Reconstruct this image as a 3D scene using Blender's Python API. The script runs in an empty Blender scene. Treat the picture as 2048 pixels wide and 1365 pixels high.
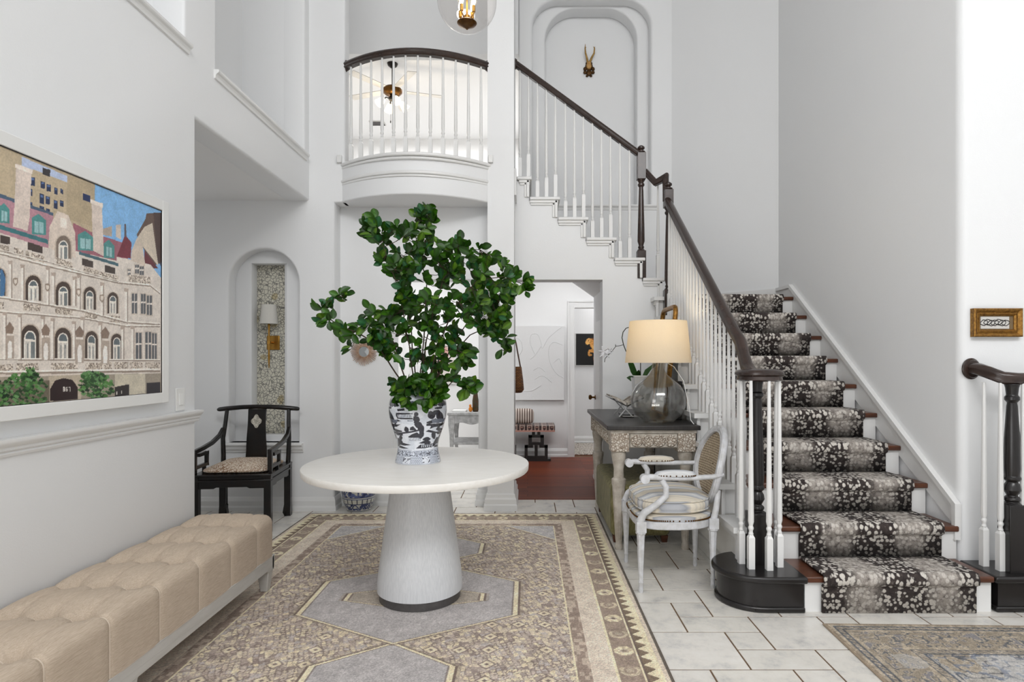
import bpy, bmesh, math, random
import numpy as np
from mathutils import Vector, Matrix
random.seed(7); RNG = np.random.default_rng(11)
C = bpy.context.scene.collection
PI = math.pi
# ---------------------------------------------------------------- camera, world, lights, exposure
F, CX, CY, H = 1205.0, 1055.0, 720.0, 1.32      # focal length in pixels, principal point, lens height
def X(px, Y): return (px-CX)*Y/F
def Z(py, Y): return H-(py-CY)*Y/F
cd = bpy.data.cameras.new('camera'); cam = bpy.data.objects.new('camera', cd); C.objects.link(cam)
cam.location = (0, 0, H); cam.rotation_euler = (PI/2, 0, 0)
cd.sensor_width = 36; cd.lens = 36*F/2048; cd.shift_x = -(CX-1024)/2048; cd.shift_y = (CY-682.5)/2048
cd.clip_start = .05
sc = bpy.context.scene; sc.camera = cam
sc.view_settings.view_transform = 'Standard'; sc.view_settings.look = 'None'
sc.cycles.adaptive_threshold = .025; sc.cycles.max_bounces = 8; sc.cycles.caustics_reflective = False; sc.cycles.caustics_refractive = False
sc.view_settings.exposure = 0.06; sc.view_settings.gamma = 1.0; sc.view_settings.use_curve_mapping = False
w = bpy.data.worlds.new('daylight'); sc.world = w; w.use_nodes = True
bg = w.node_tree.nodes['Background']; bg.inputs[0].default_value = (.955, .98, 1, 1); bg.inputs[1].default_value = 1.0
def area(name, loc, rot, sx, sy, e, col=(1, 1, 1)):
    d = bpy.data.lights.new(name, 'AREA'); d.shape = 'RECTANGLE'; d.size = sx; d.size_y = sy; d.energy = e; d.color = col
    o = bpy.data.objects.new(name, d); o.location = loc; o.rotation_euler = rot; C.objects.link(o); return o
def point(name, loc, e, r=.1, col=(1, 1, 1)):
    d = bpy.data.lights.new(name, 'POINT'); d.energy = e; d.shadow_soft_size = r; d.color = col
    o = bpy.data.objects.new(name, d); o.location = loc; C.objects.link(o); return o
area('high_fill_light', (1.0, -2.6, 5.9), (PI/2-.9, 0, 0), 5.0, 1.6, 258)  # main fill: unseen area light added high behind the camera, no window modelled
area('left_fill_light', (-1.86, -1.3, .95), (PI/2, 0, -PI/2), 3.0, 1.7, 46)  # added low fill from behind left, stands in for no known window
area('alcove_fill_light', (-3.6, 4.4, 1.5), (0, -PI/2, 0), 1.6, 1.4, 4)  # unseen panel added at the alcove's outer wall to brighten it
area('loft_fill_light', (-1.6, 10.0, 5.4), (0, 0, 0), 3, 2, 52)  # area light added under the loft ceiling to brighten that closed room
area('landing_fill_light', (-1.6, 6.1, 6.0), (0, 0, 0), 2, .8, 2)  # weak unseen fill above the landing
area('hall_fill_light', (.7, 7.1, 2.65), (0, 0, 0), .9, .5, 13)  # hidden area light added because the hall gets little light
area('side_room_fill_light', (-1.7, 6.8, 2.65), (0, 0, 0), 1.6, 1.2, 34)  # hidden fill added to light the side room
area('far_room_fill_light', (1.4, 8.9, 2.6), (0, 0, 0), .6, .6, 9)  # hidden fill added for the room beyond the hall
point('globe_glow', (X(934, 3.8), 3.9, 3.74), 4, .06, (1, .965, .93))

# ---------------------------------------------------------------- helpers: colour, materials
def lin(c):
    c = np.asarray(c, float)
    return np.where(c <= .04045, c/12.92, ((c+.055)/1.055)**2.4)
def rgb(r, g, b): return (r/255, g/255, b/255)
def L4(c): return tuple(float(v) for v in lin(c))+(1,)
class NT:
    def __init__(s, name):
        s.m = bpy.data.materials.new(name); s.m.use_nodes = True; s.t = s.m.node_tree
        s.b = s.t.nodes['Principled BSDF']; s.x = None
    def n(s, t, **k):
        o = s.t.nodes.new(t)
        for a, v in k.items():
            if isinstance(a, str) and hasattr(o, a): setattr(o, a, v)
        return o
    def l(s, a, b): s.t.links.new(a, b)
    def co(s, kind='Object', scale=(1, 1, 1), rot=(0, 0, 0)):
        tc = s.n('ShaderNodeTexCoord'); mp = s.n('ShaderNodeMapping')
        mp.inputs['Scale'].default_value = scale; mp.inputs['Rotation'].default_value = rot
        s.l(tc.outputs[kind], mp.inputs[0]); return mp.outputs[0]
    def noise(s, v, scale, det=4, rough=.55):
        o = s.n('ShaderNodeTexNoise'); o.inputs['Scale'].default_value = scale; o.inputs['Detail'].default_value = det
        o.inputs['Roughness'].default_value = rough; s.l(v, o.inputs['Vector']); return o.outputs['Fac']
    def vor(s, v, scale, feature='F1'):
        o = s.n('ShaderNodeTexVoronoi', feature=feature); o.inputs['Scale'].default_value = scale; s.l(v, o.inputs['Vector']); return o
    def ramp(s, f, stops, interp='LINEAR'):
        o = s.n('ShaderNodeValToRGB'); o.color_ramp.interpolation = interp; e = o.color_ramp.elements
        while len(e) < len(stops): e.new(.5)
        for k, (p, c) in enumerate(stops):
            e[k].position = p; e[k].color = L4(c) if not isinstance(c, (int, float)) else (c, c, c, 1)
        s.l(f, o.inputs[0]); return o.outputs[0]
    def math(s, op, a, b=None, c=None):
        o = s.n('ShaderNodeMath', operation=op)
        for k, v in enumerate((a, b, c)):
            if v is None: continue
            if isinstance(v, (int, float)): o.inputs[k].default_value = v
            else: s.l(v, o.inputs[k])
        return o.outputs[0]
    def mix(s, f, a, b, mode='MIX'):
        o = s.n('ShaderNodeMix', data_type='RGBA', blend_type=mode)
        for k, v in ((0, f), (6, a), (7, b)):
            if isinstance(v, (int, float)): o.inputs[k].default_value = v if k == 0 else (v, v, v, 1)
            elif isinstance(v, tuple): o.inputs[k].default_value = L4(v)
            else: s.l(v, o.inputs[k])
        return o.outputs[2]
    def bump(s, f, strength, dist=.01):
        o = s.n('ShaderNodeBump'); o.inputs['Strength'].default_value = strength; o.inputs['Distance'].default_value = dist
        s.l(f, o.inputs['Height']); s.l(o.outputs[0], s.b.inputs['Normal'])
    def set(s, col=None, rough=.5, metal=0, **k):
        if col is not None:
            if isinstance(col, tuple): s.b.inputs['Base Color'].default_value = L4(col)
            else: s.l(col, s.b.inputs['Base Color'])
        s.b.inputs['Roughness'].default_value = rough; s.b.inputs['Metallic'].default_value = metal
        for a, v in k.items(): s.b.inputs[a.replace('_', ' ')].default_value = v
        return s.m
def pm(name, col, rough=.5, metal=0, var=None, bump=None, scale=(1, 1, 1), **k):
    """plain procedural material: colour varied by noise (scale, second colour, contrast), noise bump (scale, strength)"""
    t = NT(name); v = t.co('Object', scale); c = col
    if var:
        f = t.noise(v, var[0]); lo = var[2] if len(var) > 2 else .3
        c = t.ramp(f, [(lo, col), (1-lo, var[1])])
    if bump: t.bump(t.noise(v, bump[0], 3), bump[1], bump[2] if len(bump) > 2 else .005)
    return t.set(c, rough, metal, **k)
M = {}
WALLC = rgb(237, 238, 239)
M['wall'] = pm('wall_paint', WALLC, .55, bump=(140, .12, .004))
M['wall_white'] = pm('bright_wall_paint', rgb(238, 238, 238), .6, bump=(120, .1, .004))
M['trim'] = pm('white_trim_paint', rgb(232, 232, 231), .35, bump=(60, .03, .003))
M['trim_grey'] = pm('soft_grey_paint', rgb(212, 211, 207), .45, var=(8, rgb(200, 199, 194)))
M['ceiling'] = pm('ceiling_paint', rgb(240, 240, 240), .8, bump=(90, .1, .004))
M['rail'] = pm('dark_brown_rail_wood', rgb(62, 47, 41), .22, var=(14, rgb(44, 33, 29)), scale=(1, 1, 1), bump=(50, .05, .002))
M['black_paint'] = pm('black_painted_wood', rgb(34, 31, 31), .25, var=(10, rgb(26, 24, 24)), bump=(50, .05, .002))
M['lacquer'] = pm('black_lacquer', rgb(11, 10, 9), .25, var=(20, rgb(26, 19, 16), .45))
M['tread'] = pm('red_brown_tread_wood', rgb(104, 62, 42), .3, var=(9, rgb(70, 40, 28)), scale=(1, 8, 8), bump=(60, .08, .002))
M['brass'] = pm('brass', rgb(196, 150, 76), .28, 1, var=(12, rgb(160, 118, 55)))
M['dark_brass'] = pm('dark_brass', rgb(120, 84, 40), .35, 1, var=(25, rgb(80, 52, 24)))
M['gilt'] = pm('gilded_wood', rgb(168, 124, 58), .35, .75, var=(60, rgb(104, 70, 28)), bump=(120, .5, .004))
M['linen_white'] = None
M['white_plastic'] = pm('white_plastic', rgb(236, 236, 234), .35, bump=(40, .01, .001))
M['grey_metal'] = pm('dark_grey_metal', rgb(104, 102, 102), .4, .6, var=(30, rgb(90, 88, 88)))
M['black_metal'] = pm('black_bronze_metal', rgb(40, 34, 31), .4, .6, var=(30, rgb(28, 24, 22)))
M['mirror'] = pm('mirror_glass', rgb(225, 228, 230), .03, 1, var=(3, rgb(222, 226, 228)))

# wall-like trims share these; wood floor
t = NT('table_white_oak'); v = t.co('Object', (2, 14, 14)); f = t.noise(v, 5, 6)
t.bump(f, .12, .002); M['oak'] = t.set(t.ramp(f, [(.3, rgb(232, 229, 223)), (.7, rgb(240, 238, 234))]), .42)
t = NT('pedestal_white_oak'); v = t.co('Object', (30, 30, 2)); f = t.noise(v, 6, 6)
t.bump(f, .25, .003); M['oak_v'] = t.set(t.ramp(f, [(.3, rgb(203, 206, 210)), (.7, rgb(220, 222, 225))]), .38)
t = NT('dark_cherry_floorboards'); v = t.co('Object'); br = t.n('ShaderNodeTexBrick'); t.l(v, br.inputs['Vector'])
br.offset = .37; br.inputs['Scale'].default_value = 1; br.inputs['Brick Width'].default_value = 1.1; br.inputs['Row Height'].default_value = .095
br.inputs['Mortar Size'].default_value = .003; br.inputs['Color1'].default_value = L4(rgb(132, 62, 34)); br.inputs['Color2'].default_value = L4(rgb(88, 38, 22)); br.inputs['Mortar'].default_value = L4(rgb(40, 20, 14))
g = t.noise(t.co('Object', (2, 30, 1)), 4, 5)
M['cherry'] = t.set(t.mix(.4, br.outputs['Color'], t.ramp(g, [(.3, rgb(136, 66, 38)), (.7, rgb(62, 28, 18))])), .4, Specular_IOR_Level=.12)
t = NT('painted_surface'); a = t.n('ShaderNodeAttribute', attribute_name='paint'); M['paint'] = None
def paint_mat(name, rough=.5, weave=None, coat=0, bumpn=None):
    t = NT(name); a = t.n('ShaderNodeAttribute'); a.attribute_name = 'paint'; c = a.outputs['Color']
    if weave:
        v = t.co('Object'); f = t.noise(v, weave[0], 2); c = t.mix(1.0, c, t.ramp(f, [(.3, weave[1]), (.7, weave[2])]), 'MULTIPLY')
        t.bump(f, .5, .003)
    if bumpn: t.bump(t.noise(t.co('Object'), bumpn[0], 3), bumpn[1], .002)
    return t.set(c, rough, 0, Coat_Weight=coat)
M['rug'] = paint_mat('wool_rug', .95, (230, .86, 1.0))
M['print'] = paint_mat('photo_print', .35)
M['porcelain'] = paint_mat('painted_porcelain', .12, coat=.6)
M['leaf'] = None
t = NT('marble_tile'); v = t.co('Object'); a = t.n('ShaderNodeAttribute'); a.attribute_name = 'paint'
n1 = t.noise(v, 8, 10, .7); n2 = t.noise(v, 1.6, 3)
c = t.ramp(n1, [(.30, rgb(192, 190, 188)), (.42, rgb(222, 219, 214)), (.5, rgb(233, 229, 222)), (.68, rgb(240, 237, 232))])
t.bump(n2, .05, .004); M['tile'] = t.set(t.mix(1.0, c, a.outputs['Color'], 'MULTIPLY'), .28)
M['tile_plain'] = pm('plain_pale_tile', rgb(226, 223, 217), .3, var=(5, rgb(214, 211, 206)))
M['grout'] = pm('brown_grout', rgb(118, 94, 70), .9, var=(30, rgb(98, 76, 56)))

# ---------------------------------------------------------------- helpers: mesh building
def circ(n, r, ph=0): return [(r*math.cos(ph+2*PI*k/n), r*math.sin(ph+2*PI*k/n)) for k in range(n)]
class MB:
    def __init__(s): s.bm = bmesh.new(); s.mi = 0
    def add(s, V, Fs):
        vs = [s.bm.verts.new(p) for p in V]
        for f in Fs:
            try: fa = s.bm.faces.new([vs[i] for i in f]); fa.material_index = s.mi
            except ValueError: pass
        return s
    def box(s, x0, x1, y0, y1, z0, z1):
        V = [(x, y, z) for z in (z0, z1) for y in (y0, y1) for x in (x0, x1)]
        return s.add(V, [(0, 2, 3, 1), (4, 5, 7, 6), (0, 1, 5, 4), (2, 6, 7, 3), (0, 4, 6, 2), (1, 3, 7, 5)])
    def obox(s, c, size, R=None):
        R = R or Matrix.Identity(3); c = Vector(c)
        V = [c+R @ Vector((x*size[0]/2, y*size[1]/2, z*size[2]/2)) for z in (-1, 1) for y in (-1, 1) for x in (-1, 1)]
        return s.add(V, [(0, 2, 3, 1), (4, 5, 7, 6), (0, 1, 5, 4), (2, 6, 7, 3), (0, 4, 6, 2), (1, 3, 7, 5)])
    def frustum(s, c0, h0, c1, h1):
        """square taper from half sizes h0=(x,y) at c0 to h1 at c1"""
        V = [(c0[0]+a*h0[0], c0[1]+b*h0[1], c0[2]) for a, b in ((-1, -1), (1, -1), (1, 1), (-1, 1))]
        V += [(c1[0]+a*h1[0], c1[1]+b*h1[1], c1[2]) for a, b in ((-1, -1), (1, -1), (1, 1), (-1, 1))]
        return s.add(V, [(3, 2, 1, 0), (4, 5, 6, 7)]+[(i, (i+1) % 4, (i+1) % 4+4, i+4) for i in range(4)])
    def prism(s, P, axis, a, b):
        f = {'x': lambda p, w: (w, p[0], p[1]), 'y': lambda p, w: (p[0], w, p[1]), 'z': lambda p, w: (p[0], p[1], w)}[axis]
        n = len(P); V = [f(p, a) for p in P]+[f(p, b) for p in P]
        return s.add(V, [tuple(range(n))[::-1], tuple(range(n, 2*n))]+[(i, (i+1) % n, (i+1) % n+n, i+n) for i in range(n)])
    def lathe(s, prof, c=(0, 0, 0), n=32, R=None, sx=1, sy=1):
        R = R or Matrix.Identity(3); c = Vector(c); V = []; Fs = []
        for r, z in prof:
            for k in range(n):
                a = 2*PI*k/n; V.append(c+R @ Vector((r*sx*math.cos(a), r*sy*math.sin(a), z)))
        m = len(prof)
        for i in range(m-1):
            for k in range(n): Fs.append((i*n+k, i*n+(k+1) % n, (i+1)*n+(k+1) % n, (i+1)*n+k))
        if prof[0][0] > 1e-5: Fs.append(tuple(range(n))[::-1])
        if prof[-1][0] > 1e-5: Fs.append(tuple(range((m-1)*n, m*n)))
        return s.add(V, Fs)
    def ring(s, loops, closed=False):
        """skin consecutive equal-length vertex loops"""
        n = len(loops[0]); V = [p for l in loops for p in l]; m = len(loops); Fs = []
        for i in range(m if closed else m-1):
            j = (i+1) % m
            for k in range(n): Fs.append((i*n+k, i*n+(k+1) % n, j*n+(k+1) % n, j*n+k))
        if not closed: Fs += [tuple(range(n))[::-1], tuple(range((m-1)*n, m*n))]
        return s.add(V, Fs)
    def tube(s, path, r, n=8, closed=False, sq=1.0):
        P = [Vector(p) for p in path]; m = len(P); loops = []; nrm = None
        for i in range(m):
            a = P[i-1] if (i or closed) else P[i]; b = P[(i+1) % m] if (i < m-1 or closed) else P[i]
            tg = (b-a).normalized()
            if nrm is None:
                nrm = tg.cross(Vector((0, 0, 1)))
                if nrm.length < .05: nrm = tg.cross(Vector((0, 1, 0)))
            nrm = (nrm-tg*nrm.dot(tg)).normalized(); bn = tg.cross(nrm)
            rr = r[i] if isinstance(r, (list, tuple)) else r
            loops.append([P[i]+nrm*(rr*math.cos(2*PI*k/n))+bn*(rr*sq*math.sin(2*PI*k/n)) for k in range(n)])
        return s.ring(loops, closed)
    def sweep(s, path, prof, closed=False, side=None):
        """profile of (sideways, up) points along a path; sides stay level and miter at corners"""
        P = [Vector(p) for p in path]; m = len(P); loops = []; last = Vector(side) if side else None
        for i in range(m):
            d1 = (P[i]-P[i-1]).normalized() if (i or closed) else None
            d2 = (P[(i+1) % m]-P[i]).normalized() if (i < m-1 or closed) else None
            tg = ((d1 or d2)+(d2 or d1)).normalized()
            sd = tg.cross(Vector((0, 0, 1)))
            if sd.length < .08: sd = last if last else Vector((1, 0, 0))
            sd.normalize(); last = sd; up = sd.cross(tg)
            k = 1.0
            if d1 and d2: k = 1/max(.35, math.sqrt(max(0, (1+d1.dot(d2))/2)))
            hz = 1.0 if abs(tg.z) > .3 or (d1 and d2 and abs(d1.z-d2.z) > .2) else k
            vt = k if hz == 1.0 else 1.0
            loops.append([P[i]+sd*(a*hz)+up*(b*vt) for a, b in prof])
        return s.ring(loops, closed)
    def sphere(s, c, r, nu=16, nv=10, R=None):
        r = (r, r, r) if isinstance(r, (int, float)) else r
        prof = [(math.sin(PI*k/nv), -math.cos(PI*k/nv)) for k in range(nv+1)]
        R = R or Matrix.Identity(3); D = Matrix.Diagonal(Vector(r)); prof[0] = (0, -1); prof[-1] = (0, 1)
        return s.lathe(prof, c, nu, R @ D)
    def build(s, name, mat, parent=None, local=False, smooth=None, bevel=0, seg=2):
        bm = s.bm; bmesh.ops.remove_doubles(bm, verts=bm.verts, dist=1e-6)
        bmesh.ops.recalc_face_normals(bm, faces=bm.faces)
        if parent is not None and not local:
            off = Vector((0, 0, 0)); q = parent
            while q: off += q.location; q = q.parent
            bmesh.ops.translate(bm, verts=bm.verts, vec=-off)
        me = bpy.data.meshes.new(name); bm.to_mesh(me); bm.free()
        for mm in (mat if isinstance(mat, (list, tuple)) else [mat]): me.materials.append(mm)
        if smooth: me.shade_smooth(); me.set_sharp_from_angle(angle=math.radians(smooth))
        o = bpy.data.objects.new(name, me); C.objects.link(o); o.parent = parent
        if bevel:
            b = o.modifiers.new('soft_edge', 'BEVEL'); b.width = bevel; b.segments = seg; b.limit_method = 'ANGLE'; b.angle_limit = math.radians(40)
            if not smooth: me.shade_smooth(); me.set_sharp_from_angle(angle=math.radians(50))
        return o
def tag(o, label=None, cat=None, group=None, kind=None):
    if label: o['label'] = label
    if cat: o['category'] = cat
    if group: o['group'] = group
    if kind: o['kind'] = kind
    return o
def thing(name, label, cat, loc=(0, 0, 0), rz=0, group=None):
    o = bpy.data.objects.new(name, None); C.objects.link(o); o.location = loc; o.rotation_euler = (0, 0, rz); o.empty_display_size = .1
    return tag(o, label, cat, group)
def struct(o): o['kind'] = 'structure'; return o
def dup(o, parent=None):
    c = o.copy(); C.objects.link(c); c.parent = parent
    for ch in o.children: dup(ch, c)
    return c
def slab(name, outer, holes, axis, a, b, mat, bev=.012, kind=True):
    """wall slab with rounded edges: 2-D outline with holes, spanning a..b along axis"""
    cu = bpy.data.curves.new(name, 'CURVE'); cu.dimensions = '2D'; cu.fill_mode = 'BOTH'
    for pts in [outer]+holes:
        sp = cu.splines.new('POLY'); sp.points.add(len(pts)-1); sp.use_cyclic_u = True
        for p, q in zip(sp.points, pts): p.co = (q[0], q[1], 0, 1)
    cu.extrude = (b-a)/2-bev; cu.bevel_depth = bev; cu.bevel_resolution = 2; cu.offset = -bev
    tmp = bpy.data.objects.new('tmp', cu); C.objects.link(tmp)
    me = bpy.data.meshes.new_from_object(tmp.evaluated_get(bpy.context.evaluated_depsgraph_get()))
    bpy.data.objects.remove(tmp); bpy.data.curves.remove(cu)
    co = np.zeros(len(me.vertices)*3); me.vertices.foreach_get('co', co); co = co.reshape(-1, 3); m = (a+b)/2
    q = {'x': np.stack([co[:, 2]+m, co[:, 0], co[:, 1]], 1), 'y': np.stack([co[:, 0], co[:, 2]+m, co[:, 1]], 1), 'z': np.stack([co[:, 0], co[:, 1], co[:, 2]+m], 1)}[axis]
    me.vertices.foreach_set('co', q.ravel())
    bm = bmesh.new(); bm.from_mesh(me); bmesh.ops.remove_doubles(bm, verts=bm.verts, dist=1e-5); bmesh.ops.recalc_face_normals(bm, faces=bm.faces); bm.to_mesh(me); bm.free()
    me.name = name; me.materials.clear(); me.materials.append(mat); me.shade_smooth(); me.set_sharp_from_angle(angle=math.radians(40))
    o = bpy.data.objects.new(name, me); C.objects.link(o)
    return struct(o) if kind else o
def rect(a, b, c, d): return [(a, c), (b, c), (b, d), (a, d)]
def hrect(a, b, c, d): return rect(a, b, c, d)[::-1]
def archhole(x0, x1, z0, z1, r=None, n=16):
    r = r or (x1-x0)/2; P = [(x0, z0), (x0, z1-r)]
    P += [(x0+r-r*math.cos(PI/2*k/n), z1-r+r*math.sin(PI/2*k/n)) for k in range(1, n)]
    P += [(x1-r+r*math.sin(PI/2*k/n), z1-r+r*math.cos(PI/2*k/n)) for k in range(1, n)]
    return P+[(x1, z1-r), (x1, z0)]
def grid_mesh(name, P, col, mat, parent=None, closed=False):
    """dense surface from an (nv,nu,3) array with a colour per point"""
    nv, nu = P.shape[:2]; me = bpy.data.meshes.new(name)
    me.vertices.add(nv*nu); me.vertices.foreach_set('co', P.reshape(-1).astype(np.float32))
    cu = nu if closed else nu-1
    i = np.arange(nv-1)[:, None]; k = np.arange(cu)[None, :]; k2 = (k+1) % nu
    q = np.stack([i*nu+k, i*nu+k2, (i+1)*nu+k2, (i+1)*nu+k], -1).reshape(-1)
    nf = (nv-1)*cu; me.loops.add(nf*4); me.loops.foreach_set('vertex_index', q.astype(np.int32))
    me.polygons.add(nf); me.polygons.foreach_set('loop_start', np.arange(0, nf*4, 4, dtype=np.int32))
    me.update(calc_edges=True); me.validate()
    if col is not None:
        at = me.color_attributes.new('paint', 'FLOAT_COLOR', 'POINT')
        c4 = np.ones((nv*nu, 4), np.float32); c4[:, :3] = lin(np.clip(col.reshape(-1, 3), 0, 1)); at.data.foreach_set('color', c4.ravel())
    me.materials.append(mat); me.shade_smooth()
    o = bpy.data.objects.new(name, me); C.objects.link(o); o.parent = parent; return o
class Canvas:
    """flat raster of paint: col-coordinates u0..u1 left to right, v0..v1 bottom to top"""
    def __init__(s, u0, u1, v0, v1, res, bgc):
        s.nu = int(round((u1-u0)/res))+1; s.nv = int(round((v1-v0)/res))+1
        s.u, s.v = np.meshgrid(np.linspace(u0, u1, s.nu), np.linspace(v0, v1, s.nv)); s.a = np.ones((s.nv, s.nu, 3))*np.array(bgc)
        s.u0, s.v0, s.ru, s.rv = u0, v0, (u1-u0)/(s.nu-1), (v1-v0)/(s.nv-1)
    def win(s, pu, pv):
        i0 = max(0, int((min(pu)-s.u0)/s.ru)-1); i1 = min(s.nu, int((max(pu)-s.u0)/s.ru)+3)
        j0 = max(0, int((min(pv)-s.v0)/s.rv)-1); j1 = min(s.nv, int((max(pv)-s.v0)/s.rv)+3)
        return slice(j0, max(j0, j1)), slice(i0, max(i0, i1))
    def poly(s, P, c, al=1.0):
        w_ = s.win([p[0] for p in P], [p[1] for p in P]); u = s.u[w_]; v = s.v[w_]
        if u.size == 0: return
        ins = np.zeros(u.shape, bool); n = len(P)
        for i in range(n):
            (x0, y0), (x1, y1) = P[i], P[(i+1) % n]
            if y0 == y1: continue
            ins ^= ((v >= min(y0, y1)) & (v < max(y0, y1)) & (u < x0+(v-y0)*(x1-x0)/(y1-y0)))
        s.a[w_][ins] = s.a[w_][ins]*(1-al)+np.array(c)*al
    def ell(s, cu, cv, ru, rv, c, al=1.0): s.poly([(cu+ru*math.cos(2*PI*k/20), cv+rv*math.sin(2*PI*k/20)) for k in range(20)], c, al)
    def mask(s, m, c, al=1.0): s.a[m] = s.a[m]*(1-al)+np.array(c)*al
def vnoise(shape, cells):
    """smooth random field 0..1"""
    gy, gx = max(2, int(cells[0])+2), max(2, int(cells[1])+2); g = RNG.random((gy+1, gx+1))
    y = np.linspace(0, gy-1.001, shape[0]); x = np.linspace(0, gx-1.001, shape[1])
    iy = y.astype(int); ix = x.astype(int); fy = (y-iy)[:, None]; fx = (x-ix)[None, :]; fy = fy*fy*(3-2*fy); fx = fx*fx*(3-2*fx)
    a = g[iy][:, ix]; b = g[iy][:, ix+1]; c = g[iy+1][:, ix]; d = g[iy+1][:, ix+1]
    return (a*(1-fx)+b*fx)*(1-fy)+(c*(1-fx)+d*fx)*fy

# ---------------------------------------------------------------- the room
YA, YR, YS, YL = 5.27, 5.45, 5.66, 6.72          # front wall, recess wall, stair wall, wall behind the landing
XW, YC = -1.911, 3.473                            # left wall plane, its far corner
XR, YRW = 2.45, 3.405                             # wall beside the stairs, wall facing us on the right
RI, TR, D1 = .1897, .2646, 3.131                  # stair rise, run, front of the first step
HC, FL2, HT = 2.71, 3.04, 6.3                     # low ceiling, upper floor, top of the hall
def S(mb, name, mat, **k): return struct(mb.build(name, mat, **k))

# tile floor: square, half and quarter tiles in a repeating pattern
U = .1765; cx0, cy0 = .777, 2.83*.9686
def tile_floor():
    V = []; Fs = []; cols = []
    def t_(i0, i1, j0, j1):
        x0, x1, y0, y1 = cx0+i0*U, cx0+i1*U, cy0+j0*U, cy0+j1*U; g = .0048
        x0, x1, y0, y1 = x0+g, x1-g, y0+g, y1-g
        if x1 < -3.7 or x0 > 4.3 or y1 < .2 or y0 > 8.2: return
        if x0 > -.2 and x1 < .8 and y1 > 5.68: y1 = 5.68
        if y1-y0 < .01 or (x0 > -.2 and y0 > 5.68): return
        b = len(V); V.extend([(x0, y0, 0), (x1, y0, 0), (x1, y1, 0), (x0, y1, 0), (x0-.001, y0-.001, -.003), (x1+.001, y0-.001, -.003), (x1+.001, y1+.001, -.003), (x0-.001, y1+.001, -.003)])
        Fs.extend([tuple(b+k for k in q) for q in ((0, 1, 2, 3), (4, 5, 1, 0), (5, 6, 2, 1), (6, 7, 3, 2), (7, 4, 0, 3))])
        s_ = random.uniform(.93, 1.0); cols.extend([(s_, s_, s_*random.uniform(.985, 1), 1)]*8)
    for p in range(-40, 41):
        for q in range(-40, 41):
            i, j = 3*p-q, p+2*q
            if abs(i) > 30 or j < -20 or j > 36: continue
            t_(i+2, i+4, j, j+2); t_(i, i+1, j+2, j+3); t_(i, i+2, j+1, j+2)
    me = bpy.data.meshes.new('floor'); me.from_pydata(V, [], Fs); at = me.color_attributes.new('paint', 'FLOAT_COLOR', 'POINT')
    at.data.foreach_set('color', np.array(cols, np.float32).ravel()); me.materials.append(M['tile'])
    o = bpy.data.objects.new('floor', me); C.objects.link(o); return struct(o)
tile_floor()
S(MB().box(-3.8, 4.4, .1, 8.3, -.15, -.002), 'floor_bed', M['grout'])
S(MB().box(-2.1, 4.4, -3.2, .2, -.15, 0), 'floor_front', M['tile_plain'])
S(MB().box(-.2, 1.9, 5.68, 8.16, -.1, .004), 'floor_wood', M['cherry'])
# left wall with two upper plant niches
NZ = 3.088; n1, n2 = (1.5, 3.36), (3.70, 5.17)
slab('wall_left', [(.3, 0), (YC, 0), (YC, HC), (YA+.05, HC), (YA+.05, HT), (.3, HT)], [hrect(n1[0], n1[1], NZ, 5.4), hrect(n2[0], n2[1], NZ, 5.4)], 'x', XW-.2, XW, M['wall'], .02)
for k, (a, b) in enumerate((n1, n2)):
    mb = MB(); mb.box(-2.6, -2.45, a-.1, b+.1, NZ-.05, 5.5); mb.box(-2.5, XW-.18, a-.1, a, NZ-.05, 5.5); mb.box(-2.5, XW-.18, b, b+.1, NZ-.05, 5.5); mb.box(-2.5, XW-.18, a-.1, b+.1, NZ-.1, NZ); mb.box(-2.5, XW-.18, a-.1, b+.1, 5.4, 5.5)
    S(mb, 'wall_niche', M['wall'])
    sill = [(0, 0), (.010, .002), (.012, .018), (.018, .03), (.028, .036), (.032, .042), (.032, .055), (0, .055)]
    mb = MB(); mb.prism([(XW+p, NZ-.052+q) for p, q in sill], 'y', a-.03, b+.03); S(mb, 'trim_%d' % (k+1), M['trim'])
# alcove behind the left wall
S(MB().box(-3.7, XW-.19, YC-.1, YA, HC+.004, HC+.1), 'ceiling_alcove', M['ceiling'])
S(MB().box(-3.8, -3.65, YC-.2, YA+.1, 0, HC), 'wall_alcove', M['wall'])
S(MB().box(-3.7, XW-.18, YC-.15, YC-.001, 0, HC), 'wall_alcove_return', M['wall'])
# front wall with the arched niche
XE, XB0, XB1 = -1.6925, -1.596, -.35
ax0, ax1, az0, az1 = X(457, YA), X(597, YA), Z(886, YA), Z(497, YA)
slab('wall_back', [(-3.7, 0), (XE, 0), (XE, HC-.012), (XB0, HC-.012), (XB0, HT), (-3.7, HT)], [archhole(ax0, ax1, az0, az1)], 'y', YA, YA+.14, M['wall'], .02)
YN = YA+.14; px0, px1 = X(503, YN), X(572.5, YN)
slab('wall_niche_panel', rect(ax0-.1, ax1+.1, az0-.1, az1+.1), [hrect(px0, px1, .645, 2.185)], 'y', YN-.002, YN+.12, M['wall'], .008)
t = NT('pebble_wallpaper'); v = t.co('Object'); nz = t.n('ShaderNodeTexNoise'); nz.inputs['Scale'].default_value = 9; t.l(v, nz.inputs['Vector'])
vv = t.n('ShaderNodeVectorMath', operation='MULTIPLY_ADD'); t.l(nz.outputs['Color'], vv.inputs[0]); vv.inputs[1].default_value = (.07, .07, .07); t.l(v, vv.inputs[2])
vo = t.vor(vv.outputs[0], 34, 'DISTANCE_TO_EDGE'); c = t.ramp(vo.outputs['Distance'], [(.025, rgb(70, 64, 50)), (.11, rgb(232, 227, 212))])
big = t.vor(vv.outputs[0], 7); c2 = t.ramp(big.outputs['Distance'], [(.25, rgb(210, 200, 172)), (.3, rgb(235, 235, 230))])
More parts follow.
